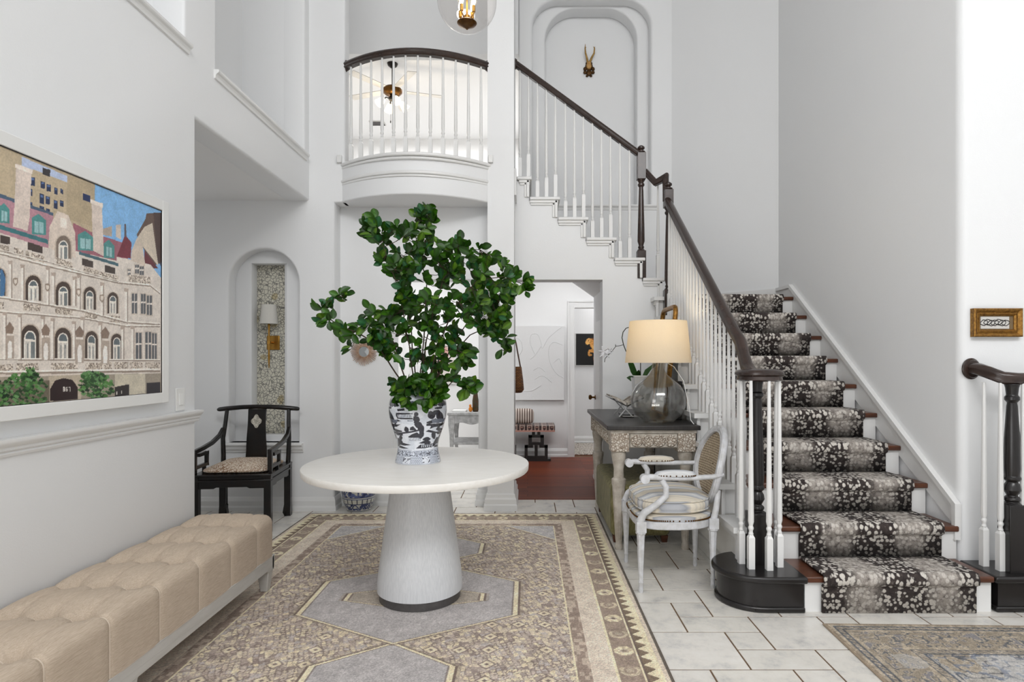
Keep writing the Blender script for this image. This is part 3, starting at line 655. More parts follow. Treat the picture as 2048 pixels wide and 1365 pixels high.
# ---------------------------------------------------------------- rugs
def rug_main():
    W_, L_ = 2.45, 3.66; x0, y0 = -1.855, 5.13-L_
    cv = Canvas(-W_/2, W_/2, -L_/2, L_/2, .004, rgb(176, 163, 146)); u, v = cv.u, cv.v; shp = u.shape
    dx = W_/2-abs(u); dy = L_/2-abs(v); d = np.minimum(dx, dy); s_ = np.where(dx < dy, v, u)
    hs = RNG.random((400, 400, 3))
    def cell(a, b, k=0): return hs[(np.floor(a).astype(int)) % 400, (np.floor(b).astype(int)) % 400, k]
    cream, brown, grey, tan, dark = rgb(226, 211, 180), rgb(150, 133, 121), rgb(172, 166, 162), rgb(206, 191, 174), rgb(112, 97, 90)
    n1 = vnoise(shp, (80, 64)); n2 = vnoise(shp, (300, 240)); n3 = vnoise(shp, (24, 20))
    # field mosaic of small lozenges, flowers and leaves
    pal = np.array([rgb(176, 162, 152), rgb(158, 144, 135), rgb(190, 177, 166), rgb(212, 198, 174), rgb(136, 121, 114), rgb(178, 170, 168), rgb(226, 210, 176), rgb(168, 152, 142)])
    a = (u+.35*v+.02*(n1-.5))/.025; b = (v-.35*u+.02*(n2-.5))/.025
    col = pal[(cell(a, b)*8).astype(int)]
    fa, fb = a-np.floor(a)-.5, b-np.floor(b)-.5; rr = np.hypot(fa, fb)
    edge = np.maximum(abs(fa), abs(fb)) > .40
    col = np.where((edge & (cell(a, b, 1) > .5))[..., None], np.array(dark), col)
    m = (abs(abs(fa)+abs(fb)-.3) < .09) & (cell(a, b, 2) > .45); col = np.where(m[..., None], np.array(cream)*.97, col)
    A, B = u/.13, v/.13; fA, fB = A-np.floor(A)-.5, B-np.floor(B)-.5; m = (abs(fA)+abs(fB) < .24) & (cell(A, B, 1) > .5); col = np.where(m[..., None], np.array(cream), col)
    m = (abs(fA)+abs(fB) < .09) & (cell(A, B, 1) > .5); col = np.where(m[..., None], np.array(dark), col)
    m = (abs(abs(fA)+abs(fB)-.3) < .03) & (cell(A, B, 1) > .5); col = np.where(m[..., None], np.array(dark), col)
    cv.a = col*.72+np.array(rgb(182, 169, 159))*.28
    # corner pieces and medallions
    yy = v-(3.32-y0-L_/2); xx = u-(-.62-x0-W_/2)
    def hexa(hw, hs_, tip, cy, c, lw=.016, al=1):
        yv = abs(yy-cy); lim = np.where(yv < hs_, hw, hw*(tip-yv)/(tip-hs_)); q = lim-abs(xx)
        cv.mask((q > -.05) & (yv < tip+.03), rgb(150, 138, 122), .45); cv.mask((q > -.034) & (q < -.022) & (yv < tip+.02), dark, .9)
        cv.mask((q > -.022) & (yv < tip+.01), cream); cv.mask((q > 0) & (yv < tip), c, al)
        cv.mask((q > .0) & (q < .01) & (yv < tip), dark, .6)
    cq = (abs(u)-.83)/.36+(abs(v)-(L_/2-.395))/.36+1; cv.mask(cq > 0, rgb(184, 184, 188), .7); cv.mask(abs(cq) < .02, cream); cv.mask(abs(cq+.05) < .015, dark, .7)
    gm = rgb(176, 171, 170)
    hexa(.29, .11, .31, -.86, gm); hexa(.29, .11, .31, .86, gm); hexa(.545, .235, .54, 0, gm)
    hexa(.36, .05, .16, 0, rgb(168, 158, 146), .01); hexa(.06, .02, .05, 0, cream)
    # borders from the field outwards
    def band(a_, b_, c, al=1): cv.mask((d >= a_) & (d < b_), c, al)
    band(.385, .395, cream); band(.325, .385, brown)
    k = s_/.03; m = (d > .325) & (d < .385) & (cell(k, d/.02) > .6); cv.mask(m, tan, .6)
    band(.225, .325, rgb(212, 197, 181)); band(.0, .225, brown)
    band(.215, .225, cream)
    P_ = .17; f = s_/P_-np.floor(s_/P_)-.5; dd = (d-.162)/P_; r1 = np.maximum(abs(f), abs(dd)); oc = np.maximum(r1, (abs(f)+abs(dd))*.72)
    ros = (d > .115) & (d < .215); alt = (np.floor(s_/P_).astype(int) % 2) == 0
    cv.mask(ros & alt & (oc < .25), cream); cv.mask(ros & alt & (oc < .11), tan); cv.mask(ros & alt & (oc < .06), dark)
    th = np.hypot(f, dd); cv.mask(ros & ~alt & (abs(th-.22) < .05) & (f < .14), rgb(196, 183, 160)); cv.mask(ros & ~alt & (th < .1), rgb(170, 157, 140))
    sp = cell(s_/.012, d/.012) > .62; cv.mask(ros & sp, rgb(158, 143, 124), .5)
    band(.105, .115, cream); band(.098, .105, dark)
    band(.03, .098, cream); q = s_/.072; fr = abs(q-np.floor(q)-.5)*2; cv.mask((d > .05) & (d < .098) & (fr < (d-.05)/.048), rgb(124, 108, 92))
    cv.mask((d > .012) & (d < .03), tan); cv.mask(d < .012, rgb(96, 88, 80))
    # wear and weave
    cv.a *= (1.10+.12*(n1-.5)+.10*(n2-.5))[..., None]; cv.a *= (.93+.1*((np.floor((v+L_)/.004).astype(int)) % 2))[..., None]; cv.a *= (.89+.26*RNG.random(shp))[..., None]
    r = thing('area_rug', 'large beige and grey rug with hexagon medallions under the round table', 'rug', (x0+W_/2, y0+L_/2, 0))
    Pz = np.stack([u, v, .0115+.0008*n2], -1); grid_mesh('pile', Pz, cv.a, M['rug'], r)
    MB().box(-W_/2-.006, W_/2+.006, -L_/2-.006, L_/2+.006, .0005, .011).build('binding', pm('rug_binding', rgb(104, 94, 84), .95, bump=(200, .4)), r, local=True, bevel=.004)
rug_main()
def rug_side():
    W_, L_ = 2.2, 1.5
    cv = Canvas(-W_/2, W_/2, -L_/2, L_/2, .005, rgb(190, 176, 156)); u, v = cv.u, cv.v; shp = u.shape
    d = np.minimum(W_/2-abs(u), L_/2-abs(v)); n1 = vnoise(shp, (30, 44)); n2 = vnoise(shp, (70, 100)); n3 = vnoise(shp, (7, 10)); n4 = vnoise(shp, (160, 220))
    blue, cream = rgb(92, 97, 108), rgb(204, 198, 186)
    scroll = abs(n1-.5) < .045; fl = (n2 > .72)
    cv.mask((d > .3) & (n3 > .35), rgb(206, 206, 206), .6)
    cv.mask(scroll & (d > .3), blue, .8); cv.mask(fl & (d > .3), rgb(110, 118, 134), .7); cv.mask((n4 > .8) & (d > .3), cream, .6)
    cv.mask((d > .06) & (d < .26), rgb(188, 174, 154)); cv.mask((abs(n2-.5) < .07) & (d > .09) & (d < .24), blue, .75); cv.mask((n2 > .76) & (d > .09) & (d < .24), rgb(120, 120, 126), .8)
    for a, b, c in ((.0, .012, rgb(160, 142, 122)), (.03, .036, blue), (.06, .066, blue), (.26, .266, blue), (.30, .306, blue)): cv.mask((d > a) & (d < b), c, .8)
    k = (u+v)/.03; cv.mask((d > .036) & (d < .06) & ((k-np.floor(k)) < .45), blue, .7); cv.mask((d > .266) & (d < .3) & ((k-np.floor(k)) < .45), blue, .5)
    cv.a = cv.a*(.8+.3*n2[..., None])*(.88+.24*RNG.random(shp))[..., None]
    cv.mask((d > .15) & (n3 > .62), rgb(214, 216, 222), .35)
    r = thing('entry_rug', 'faded blue and beige rug lying at the foot of the stairs', 'rug', (1.452+W_/2, 2.965-L_/2, 0), math.radians(-1.5))
    grid_mesh('pile', np.stack([u, v, .009+.0008*n2], -1), cv.a, M['rug'], r)
    MB().box(-W_/2-.005, W_/2+.005, -L_/2-.005, L_/2+.005, .0005, .0085).build('binding', pm('entry_rug_binding', rgb(168, 150, 130), .95, bump=(200, .4)), r, local=True, bevel=.003)
rug_side()

# ---------------------------------------------------------------- round table
TXc, TYc = -.606, 3.335
tb = thing('round_table', 'round whitewashed table on a tapered pedestal in the middle of the rug', 'table', (TXc, TYc, .0125))
MB().lathe([(0, .708), (.57, .708), (.607, .712), (.611, .717), (.613, .744), (.611, .7485), (.607, .75), (0, .75)], (TXc, TYc, 0), 96).build('tabletop', M['oak'], tb, smooth=40)
MB().lathe([(0, .70), (.50, .70), (.51, .709), (0, .709)], (TXc, TYc, 0), 64).build('apron', M['oak'], tb, smooth=40)
MB().lathe([(.232, .06), (.2325, .10), (.226, .16), (.15, .71)], (TXc+.012, TYc, 0), 64).build('pedestal', M['oak_v'], tb, smooth=40)
MB().lathe([(.219, .0126), (.221, .014), (.221, .061), (.21, .061)], (TXc+.012, TYc, 0), 64).build('base_ring', M['grey_metal'], tb, smooth=40)

# ---------------------------------------------------------------- vase with landscape painting
def vase():
    zc = lambda y: .7505+(1270-y)*.000327
    W0 = [(60, 300), (85, 330), (110, 390), (150, 440), (200, 465), (250, 481), (350, 490), (430, 487), (500, 478), (650, 440), (800, 388), (900, 357), (950, 345), (1020, 338), (1100, 348), (1200, 374), (1250, 386), (1268, 384)]
    ys = np.array([a for a, b in W0], float); ws = np.array([b for a, b in W0], float)
    vx, vy = X(836, 3.37), 3.37
    cv = Canvas(-PI, PI, 60, 1268, 1, rgb(226, 229, 236))
    nu, nv = 520, 300; cv.u, cv.v = np.meshgrid(np.linspace(-PI, PI, nu), np.linspace(60, 1268, nv)); cv.nu, cv.nv = nu, nv; cv.ru, cv.rv = 2*PI/(nu-1), 1208/(nv-1); cv.a = np.ones((nv, nu, 3))*np.array(rgb(226, 229, 236))
    ink, mid = rgb(40, 41, 52), rgb(104, 110, 124)
    wash = vnoise((nv, nu), (9, 18)); cv.mask(wash > .62, rgb(206, 212, 222), .6)
    def A(x, y): w_ = np.interp(y, ys, ws); return math.asin(max(-1, min(1, (x-640)/w_)))
    def put(P, c=ink, al=1):
        Q = [(A(x, y), y) for x, y in P]
        for off in (0, 2.05, -2.05): cv.poly([(a+off, y) for a, y in Q], c, al)
    def blob(x, y, rx, ry, c=ink, k=11):
        rs = [random.uniform(.85, 1.12) for _ in range(k)]; put([(x+rx*rs[i]*math.cos(2*PI*i/k), y+ry*rs[i]*math.sin(2*PI*i/k)) for i in range(k)], c)
    def stroke(pts, w_, c=ink): put([(x, y-w_) for x, y in pts]+[(x, y+w_) for x, y in pts[::-1]], c)
    # pagoda on the left, bridge, willow, pavilion, trees
    blob(480, 265, 45, 45); put([(370, 340), (500, 320), (510, 360), (380, 375)]); put([(350, 400), (640, 395), (640, 420), (350, 430)]); put([(345, 420), (375, 420), (385, 480), (350, 470)])
    for k in range(9): put([(390+k*27, 430), (402+k*27, 430), (402+k*27, 475), (390+k*27, 475)], mid)
    put([(360, 480), (640, 478), (640, 502), (370, 500)]); put([(330, 530), (370, 508), (440, 535), (380, 548)]); put([(550, 520), (640, 522), (640, 535), (550, 533)], mid)
    for x, y, a, b in ((700, 420, 40, 36), (680, 490, 36, 50), (720, 500, 34, 50), (700, 550, 48, 34), (730, 600, 70, 55), (765, 660, 50, 70), (770, 740, 42, 70), (745, 790, 34, 45)): blob(x, y, a, b)
    stroke([(180, 600), (240, 610), (300, 612), (340, 580)], 18); blob(240, 550, 30, 38); blob(190, 540, 14, 45); blob(280, 670, 22, 40)
    stroke([(215, 700), (280, 745), (380, 748), (480, 735), (600, 715), (720, 690)], 14); blob(525, 675, 40, 48); put([(580, 690), (590, 640), (640, 615), (670, 650), (700, 690)])
    put([(545, 800), (620, 750), (700, 720), (760, 790), (740, 815), (560, 815)])
    for k in range(8): put([(555+k*25, 815), (563+k*25, 815), (570+k*25, 870), (560+k*25, 870)], mid)
    blob(410, 820, 34, 40); blob(400, 895, 40, 30); put([(370, 950), (420, 900), (590, 940), (480, 955)]); put([(350, 1000), (390, 960), (550, 1000), (440, 1008)])
    put([(250, 820), (320, 950), (330, 1000), (290, 960)])
    blob(840, 845, 60, 36); put([(715, 910), (800, 870), (880, 880), (905, 915), (760, 920)]); put([(665, 1000), (740, 935), (930, 930), (980, 830), (1010, 850), (950, 980), (800, 1000)])
    for k in range(6): put([(760+k*30, 940), (772+k*30, 940), (765+k*30, 985), (752+k*30, 985)], rgb(210, 214, 222))
    blob(945, 790, 28, 80); blob(1030, 700, 34, 30); blob(1020, 760, 34, 26)
    blob(930, 440, 60, 65); blob(1010, 400, 60, 40); blob(1050, 470, 50, 80); put([(930, 510), (1110, 520), (1090, 580), (940, 580)], mid); put([(895, 675), (920, 620), (1100, 590), (1070, 640), (960, 650)])
    blob(1060, 230, 40, 60); blob(900, 290, 34, 18); blob(250, 280, 55, 34); blob(640, 230, 60, 26, mid); blob(1030, 330, 60, 20)
    put([(160, 290), (215, 170), (230, 180), (190, 300)]); put([(1070, 200), (1110, 230), (1135, 290), (1110, 310)])
    u, v = cv.u, cv.v
    ban = (v > 1035) & (v < 1255); cv.mask(ban, rgb(208, 214, 226))
    q = vnoise((nv, nu), (60, 120)); cv.mask((v > 1045) & (v < 1130) & (abs(q-.5) < .12), ink, .8); cv.mask((v > 1045) & (v < 1130) & (q > .72), mid, .7)
    fu = u/.085+.5*(np.floor(v/22) % 2); fu = fu-np.floor(fu)-.5; fv = v/22-np.floor(v/22); lat = abs(np.hypot(fu, fv-.1)-.5) < .11; cv.mask((v > 1135) & (v < 1250) & lat, ink, .75)
    car = abs(((u+.35)/.9)-np.round((u+.35)/.9)) < .2; cv.mask((v > 1135) & (v < 1250) & car, rgb(222, 226, 234)); cv.mask((v > 1150) & (v < 1240) & car & (q > .66), ink, .8)
    cv.mask((v > 1030) & (v < 1037), ink, .7); cv.mask((v > 1132) & (v < 1137), ink, .6); cv.mask((v > 1252) & (v < 1257), ink, .7); cv.mask((v < 82), ink, .35)
    cv.a = cv.a+((q-.5)*.05)[..., None]
    r = np.interp(v, ys, ws)*.000327
    P = np.stack([r*np.sin(u), -r*np.cos(u), (1270-v)*.000327], -1)
    t_ = thing('ginger_jar_vase', 'white porcelain vase painted with a dark landscape on the round table', 'vase', (vx, vy, .7505))
    grid_mesh('vase_body', P[:, :-1], cv.a[:, :-1], M['porcelain'], t_, closed=True)
    MB().lathe([(0, .0), (.12, .0), (.1255, .002), (.12, .012), (0, .01)], (0, 0, 0), 48).build('foot', M['white_plastic'], t_, local=True, smooth=40)
    MB().lathe([(.10, .394), (.1, .40), (.094, .40), (.09, .39), (.135, .36), (.14, .30), (.09, .12), (0, .06)], (0, 0, 0), 48).build('vase_lining', M['white_plastic'], t_, local=True, smooth=40)
    return vx, vy
VX, VY = vase()

# ---------------------------------------------------------------- leafy branches
def plant():
    R0 = random.Random(5)
    t = NT('green_leaf'); a = t.n('ShaderNodeAttribute'); a.attribute_name = 'paint'
    t.set(a.outputs['Color'], .42, 0); tr = t.n('ShaderNodeBsdfTranslucent'); t.l(a.outputs['Color'], tr.inputs[0]); ms = t.n('ShaderNodeMixShader'); ms.inputs[0].default_value = .22
    out = t.t.nodes['Material Output']; t.l(t.b.outputs[0], ms.inputs[1]); t.l(tr.outputs[0], ms.inputs[2]); t.l(ms.outputs[0], out.inputs[0]); M['leaf'] = t.m
    M['twig'] = pm('brown_twig', rgb(70, 54, 38), .8, var=(40, rgb(50, 40, 28)))
    def W(px, py, dy): Y = VY+dy; return Vector((X(px, Y), Y, Z(py, Y)))
    br = [  # branch polylines: (px, py, depth offset)
        [(836, 830, 0), (842, 745, .0), (850, 650, .02), (852, 565, .03), (838, 500, .03), (829, 455, .02), (836, 432, .0), (850, 415, 0)],
        [(834, 830, 0), (822, 720, -.06), (806, 620, -.10), (785, 540, -.12), (760, 480, -.12), (742, 452, -.12)],
        [(840, 830, 0), (868, 720, -.05), (905, 620, -.12), (955, 560, -.16), (1010, 555, -.2), (1052, 572, -.22)],
        [(832, 830, 0), (800, 760, -.08), (762, 700, -.14), (722, 668, -.18), (690, 655, -.2), (660, 640, -.2), (646, 622, -.2), (655, 605, -.2), (684, 592, -.2)],
        [(842, 830, 0), (880, 740, .06), (940, 670, .12), (985, 650, .16), (1012, 680, .18), (1008, 700, .18)],
        [(838, 830, 0), (852, 680, -.04), (885, 560, -.02), (925, 495, 0), (960, 500, 0)],
        [(840, 830, 0), (870, 790, -.1), (905, 765, -.16), (940, 772, -.18)],
        [(836, 830, 0), (826, 700, .08), (815, 600, .14), (830, 520, .16), (850, 480, .16)],
        [(843, 830, 0), (905, 690, .0), (965, 600, .05), (1020, 580, .05)],
        [(832, 830, 0), (790, 690, .08), (765, 640, .1), (735, 625, .1)],
        [(836, 830, 0), (815, 780, -.12), (800, 790, -.15)], [(836, 830, 0), (850, 780, -.13), (868, 800, -.16)]]
    seg = []; mb = MB()
    for b in br:
        P = [W(*p) for p in b]; Q = []
        for i in range(len(P)-1):
            for k in range(4): Q.append(P[i].lerp(P[i+1], k/4))
        Q.append(P[-1]); n = len(Q); seg += [(q, i/n) for i, q in enumerate(Q)]
        for i in range(2, n-1): Q[i] = Q[i]+Vector([R0.uniform(-.004, .004) for _ in range(3)])
        mb.tube(Q, [.0045*(1-.75*i/n) for i in range(n)], 6)
    V = []; Fs = []; cols = []
    def leaf(p, dr, L, tilt, roll):
        dr = dr.normalized(); side = dr.cross(Vector((R0.uniform(-.3, .3), -1, R0.uniform(-.3, .6)))).normalized(); nr = side.cross(dr).normalized()
        side = (side*math.cos(roll)+nr*math.sin(roll)); nr = side.cross(dr)
        wd = L*R0.uniform(.27, .34); b0 = len(V)
        prof = [(0, .03), (.12, .35), (.3, .78), (.5, 1), (.7, .93), (.86, .62), (.96, .25), (1, .02)]
        g = R0.random(); base = (.09+.12*g, .215+.17*g, .012+.03*g) if R0.random() > .12 else (.14, .33, .18)
        if R0.random() < .12: base = (.30, .44, .08)
        cup = R0.uniform(.15, .5); bend = R0.uniform(-.25, .12)
        for s_, w_ in prof:
            c = p+dr*(L*s_)+nr*(bend*L*s_*s_)
            for k in (-1, -.5, 0, .5, 1):
                V.append(c+side*(wd*w_*k)+nr*(cup*wd*w_*abs(k)*abs(k)))
                m = 1.28 if k == 0 else R0.uniform(.88, 1.04); cols.append((base[0]*m, base[1]*m, base[2]*m, 1))
        for i in range(len(prof)-1):
            for k in range(4): Fs.append((b0+i*5+k, b0+i*5+k+1, b0+i*5+k+6, b0+i*5+k+5))
    def sprig(tip, dr, n, L=.060):
        """a short twig from the nearest branch to tip carrying leaves near its end"""
        q = min(seg, key=lambda s_: (s_[0]-tip).length+(0 if s_[1] > .12 else .3))[0]
        if (q-tip).length > .012: mid = q.lerp(tip, .5)+Vector((0, 0, -.008)); mb.tube([q, mid, tip], [.0022, .0017, .0012], 5)
        ax = dr.normalized()
        for k in range(n):
            d2 = (ax*.6+Vector((R0.uniform(-1, 1), R0.uniform(-.9, .5), R0.uniform(-.9, 1))).normalized()*.9)
            p = tip.lerp(q, .12*k) if (q-tip).length > .03 else tip-ax*(.008*k)
            leaf(p, d2, L*R0.uniform(.78, 1.22), 0, R0.uniform(-.7, .7))
    def inside(P, x, y):
        r = False
        for i in range(len(P)):
            (a, b), (c, d) = P[i], P[(i+1) % len(P)]
            if (b > y) != (d > y) and x < a+(y-b)*(c-a)/(d-b): r = not r
        return r
    zones = [([(745, 435), (772, 452), (800, 452), (828, 462), (880, 478), (925, 482), (975, 500), (1020, 530), (1045, 560), (1035, 590), (1000, 600), (960, 560), (900, 540), (860, 560), (800, 545), (765, 520), (755, 500), (760, 470)], 62, -.22, .16),
             ([(800, 545), (860, 560), (900, 540), (960, 560), (1000, 600), (1010, 640), (1000, 665), (965, 650), (930, 655), (900, 670), (860, 660), (820, 640), (800, 610)], 62, -.22, .2),
             ([(800, 610), (820, 640), (860, 660), (900, 670), (925, 700), (920, 730), (880, 745), (840, 750), (815, 720), (795, 700), (800, 660)], 26, -.15, .15),
             ([(730, 440), (752, 432), (760, 455), (755, 480), (738, 478)], 7, -.16, -.04), ([(752, 505), (790, 520), (800, 550), (772, 548), (757, 530)], 7, -.16, -.02),
             ([(838, 430), (850, 410), (868, 432), (866, 458), (846, 465)], 9, -.05, .05), ([(845, 462), (870, 470), (862, 484)], 2, -.05, .05),
             ([(740, 622), (780, 615), (800, 640), (795, 670), (765, 668), (745, 645)], 9, -.12, .1), ([(668, 670), (700, 655), (740, 640), (790, 665), (790, 690), (740, 690), (700, 685), (672, 682)], 15, -.24, -.08),
             ([(770, 690), (800, 690), (800, 720), (778, 725)], 6, -.16, -.06), ([(643, 640), (665, 640), (675, 655), (655, 662)], 4, -.24, -.16), ([(672, 590), (692, 590), (692, 608), (678, 606)], 3, -.22, -.16), ([(652, 608), (670, 606), (670, 620), (655, 620)], 2, -.22, -.16),
             ([(695, 692), (712, 690), (712, 708), (700, 706)], 2, -.22, -.14),
             ([(960, 600), (1020, 590), (1020, 625), (1005, 650), (1010, 672), (980, 690), (965, 650)], 18, -.1, .2), ([(1040, 555), (1058, 570), (1055, 600), (1042, 610)], 5, -.26, -.18), ([(995, 680), (1015, 660), (1022, 690), (1008, 712)], 4, .1, .2),
             ([(900, 690), (945, 690), (945, 735), (915, 735)], 8, -.15, .1), ([(790, 755), (830, 745), (890, 745), (900, 780), (880, 800), (830, 805), (792, 800)], 30, -.22, -.08), ([(905, 760), (940, 762), (945, 790), (920, 792)], 6, -.24, -.1),
             ([(812, 800), (860, 800), (855, 815), (825, 815)], 4, -.21, -.19)]
    cen = W(850, 620, 0)
    for P, n, d0, d1 in zones:
        xs = [p[0] for p in P]; ys = [p[1] for p in P]; c = 0; n = int(n*1.6) if n > 6 else n
        while c < n:
            x, y = R0.uniform(min(xs), max(xs)), R0.uniform(min(ys), max(ys))
            if not inside(P, x, y): continue
            c += 1; tip = W(x, y, R0.uniform(d0, d1)); sprig(tip, (tip-cen)*1.0+Vector((0, -.05, .02)), R0.choice((3, 3, 4)) if n > 4 else 2)
    for b in br:     # leaves along the outer half of every branch
        P = [W(*p) for p in b]
        for i in range(len(P)//2, len(P)):
            for k in range(2): sprig(P[i]+Vector([R0.uniform(-.02, .02) for _ in range(3)]), (P[i]-P[i-1])+Vector((0, 0, .02)), 2)
    t_ = thing('leafy_branches', 'tall spreading green branches standing in the landscape painted vase', 'plant', (VX, VY, .85))
    me = bpy.data.meshes.new('foliage'); off = Vector((VX, VY, .85)); me.from_pydata([v-off for v in V], [], Fs)
    at = me.color_attributes.new('paint', 'FLOAT_COLOR', 'POINT'); cc = np.array(cols, np.float32); cc[:, :3] = lin(cc[:, :3]); at.data.foreach_set('color', cc.ravel())
    me.materials.append(M['leaf']); me.shade_smooth(); o = bpy.data.objects.new('foliage', me); C.objects.link(o); o.parent = t_
    mb.build('branches', M['twig'], t_, smooth=60)
plant()

# ---------------------------------------------------------------- tufted bench
def bench():
    x0, x1, y0, y1, zb, zt = XW+.012, -1.447, .98, 3.445, .205, .437
    t = NT('beige_linen'); v = t.co('Object', (60, 4, 60)); f = t.noise(v, 6, 5, .7); f2 = t.noise(t.co('Object', (8, 90, 90)), 5, 2)
    c = t.ramp(f, [(.3, rgb(176, 158, 138)), (.7, rgb(208, 192, 174))]); t.bump(t.math('ADD', f, f2), .3, .002); M['linen'] = t.set(c, .9)
    b = thing('tufted_bench', 'long beige button tufted bench along the left wall', 'bench', ((x0+x1)/2, (y0+y1)/2, 0))
    D = x1-x0; Lq = y1-y0; rd = .045
    seams = [y1-.20-.287*k for k in range(9)]
    # profile: up the front face, over the top, down the back
    prof = []
    for k in range(15): prof.append((x1, zb+(zt-rd-zb)*k/14, 1, 0))
    for k in range(1, 9): a = PI/2*k/8; prof.append((x1-rd+rd*math.cos(a), zt-rd+rd*math.sin(a), math.cos(a), math.sin(a)))
    for k in range(1, 50): prof.append((x1-rd-(D-2*rd)*k/50, zt, 0, 1))
    for k in range(0, 9): a = PI/2*k/8; prof.append((x0+rd-rd*math.sin(a), zt-rd+rd*math.cos(a), -math.sin(a), math.cos(a)))
    prof.append((x0, zb, -1, 0))
    prof = np.array(prof); ny = 380; yy = np.linspace(y0, y1, ny)
    Xp = np.repeat(prof[:, 0][:, None], ny, 1); Zp = np.repeat(prof[:, 1][:, None], ny, 1); Yp = np.repeat(yy[None, :], len(prof), 0)
    top = np.clip((Zp-(zt-.05))/.05, 0, 1); inset = np.zeros_like(Xp); rows = [x1-.105, x1-.105-.125, x1-.105-.25]
    ds = np.min(np.abs(Yp[..., None]-np.array(seams)), -1)
    inset += (.005+.005*top)*np.exp(-(ds/.008)**2)+.004*np.exp(-(ds/.03)**2)
    for r_ in rows:
        q = (Xp-r_)**2; inset += top*.030*np.exp(-(q/.0007+ds**2/.0010)); inset += top*.026*np.exp(-(q/.0034+ds**2/.0048)); inset += top*.007*np.exp(-(q/.00006)); inset += top*.020*np.exp(-(q/.00016+ds**2/.00022))
        th = np.arctan2(Xp-r_, ds*np.sign(np.sin(Yp*90))+1e-4); inset += top*.0055*np.sin(th*12)*np.exp(-(q+ds**2)/.0036)*np.clip((q+ds**2)/.0006, 0, 1)
    inset -= top*.012*np.clip(1-((Xp-(x0+x1)/2)/(D/2))**2, 0, 1)
    e = np.minimum(Yp-y0, y1-Yp); er = np.clip(1-e/.035, 0, 1)**2*.03
    nx = prof[:, 2][:, None]; nz = prof[:, 3][:, None]; tot = inset+er*.7
    P = np.stack([Xp-nx*tot, Yp+np.where(Yp > (y0+y1)/2, 1, -1)*0, Zp-nz*tot], -1)
    off = np.array([(x0+x1)/2, (y0+y1)/2, 0])
    up = grid_mesh('cushion', P-off, None, M['linen'], b)
    mb = MB()
    for j in (0, ny-1):
        vs = [Vector(P[i, j]) for i in range(len(prof))]; mb.add(vs, [tuple(range(len(vs)))])
    mb.box(x0+.01, x1-.01, y0+.01, y1-.01, zb-.004, zb+.02)
    mb.build('cushion_end', M['linen'], b)
    pp = pm('bench_piping', rgb(214, 200, 184), .85, bump=(200, .2))
    for s_ in seams:
        j = int(np.argmin(abs(yy-s_))); MB().tube([tuple(P[i, j]) for i in range(0, 64)], .0024, 6).build('piping', pp, up, smooth=60)
    for r_ in rows:
        for s_ in seams:
            j = int(np.argmin(abs(yy-s_))); i = int(np.argmin(abs(prof[:, 0]-r_)+(prof[:, 3] < .9)*9)); p = P[i, j]
            MB().sphere((p[0], p[1], p[2]+.002), (.012, .012, .006), 10, 6).build('button', M['linen'], up, smooth=60)
    gw = pm('grey_washed_wood', rgb(206, 204, 200), .6, var=(14, rgb(188, 185, 179)), scale=(1, .2, 1), bump=(60, .2, .002))
    mb = MB()
    mb.prism([(y0, .125), (y0, .207), (y1, .207), (y1, .125), (y1-.075, .125), (y1-.09, .137), (y0+.09, .137), (y0+.075, .125)], 'x', x1-.024, x1-.002)
    mb.box(x0, x0+.022, y0, y1, .13, .207); mb.box(x0, x1-.002, y1-.022, y1, .13, .207); mb.box(x0, x1-.002, y0, y0+.022, .13, .207)
    mb.build('frame', gw, b, bevel=.003)
    for sx in (0, 1):
        for sy in (0, 1, 2):
            cx = x1-.037 if sx else x0+.037; cy = (y1-.037, y0+.037, (y0+y1)/2)[sy]
            MB().frustum((cx+(.006 if sx else -.006)*0, cy, .0126 if sx else .0126), (.02, .02), (cx, cy, .15), (.035, .035)).build('leg', gw, b, bevel=.004)
bench()

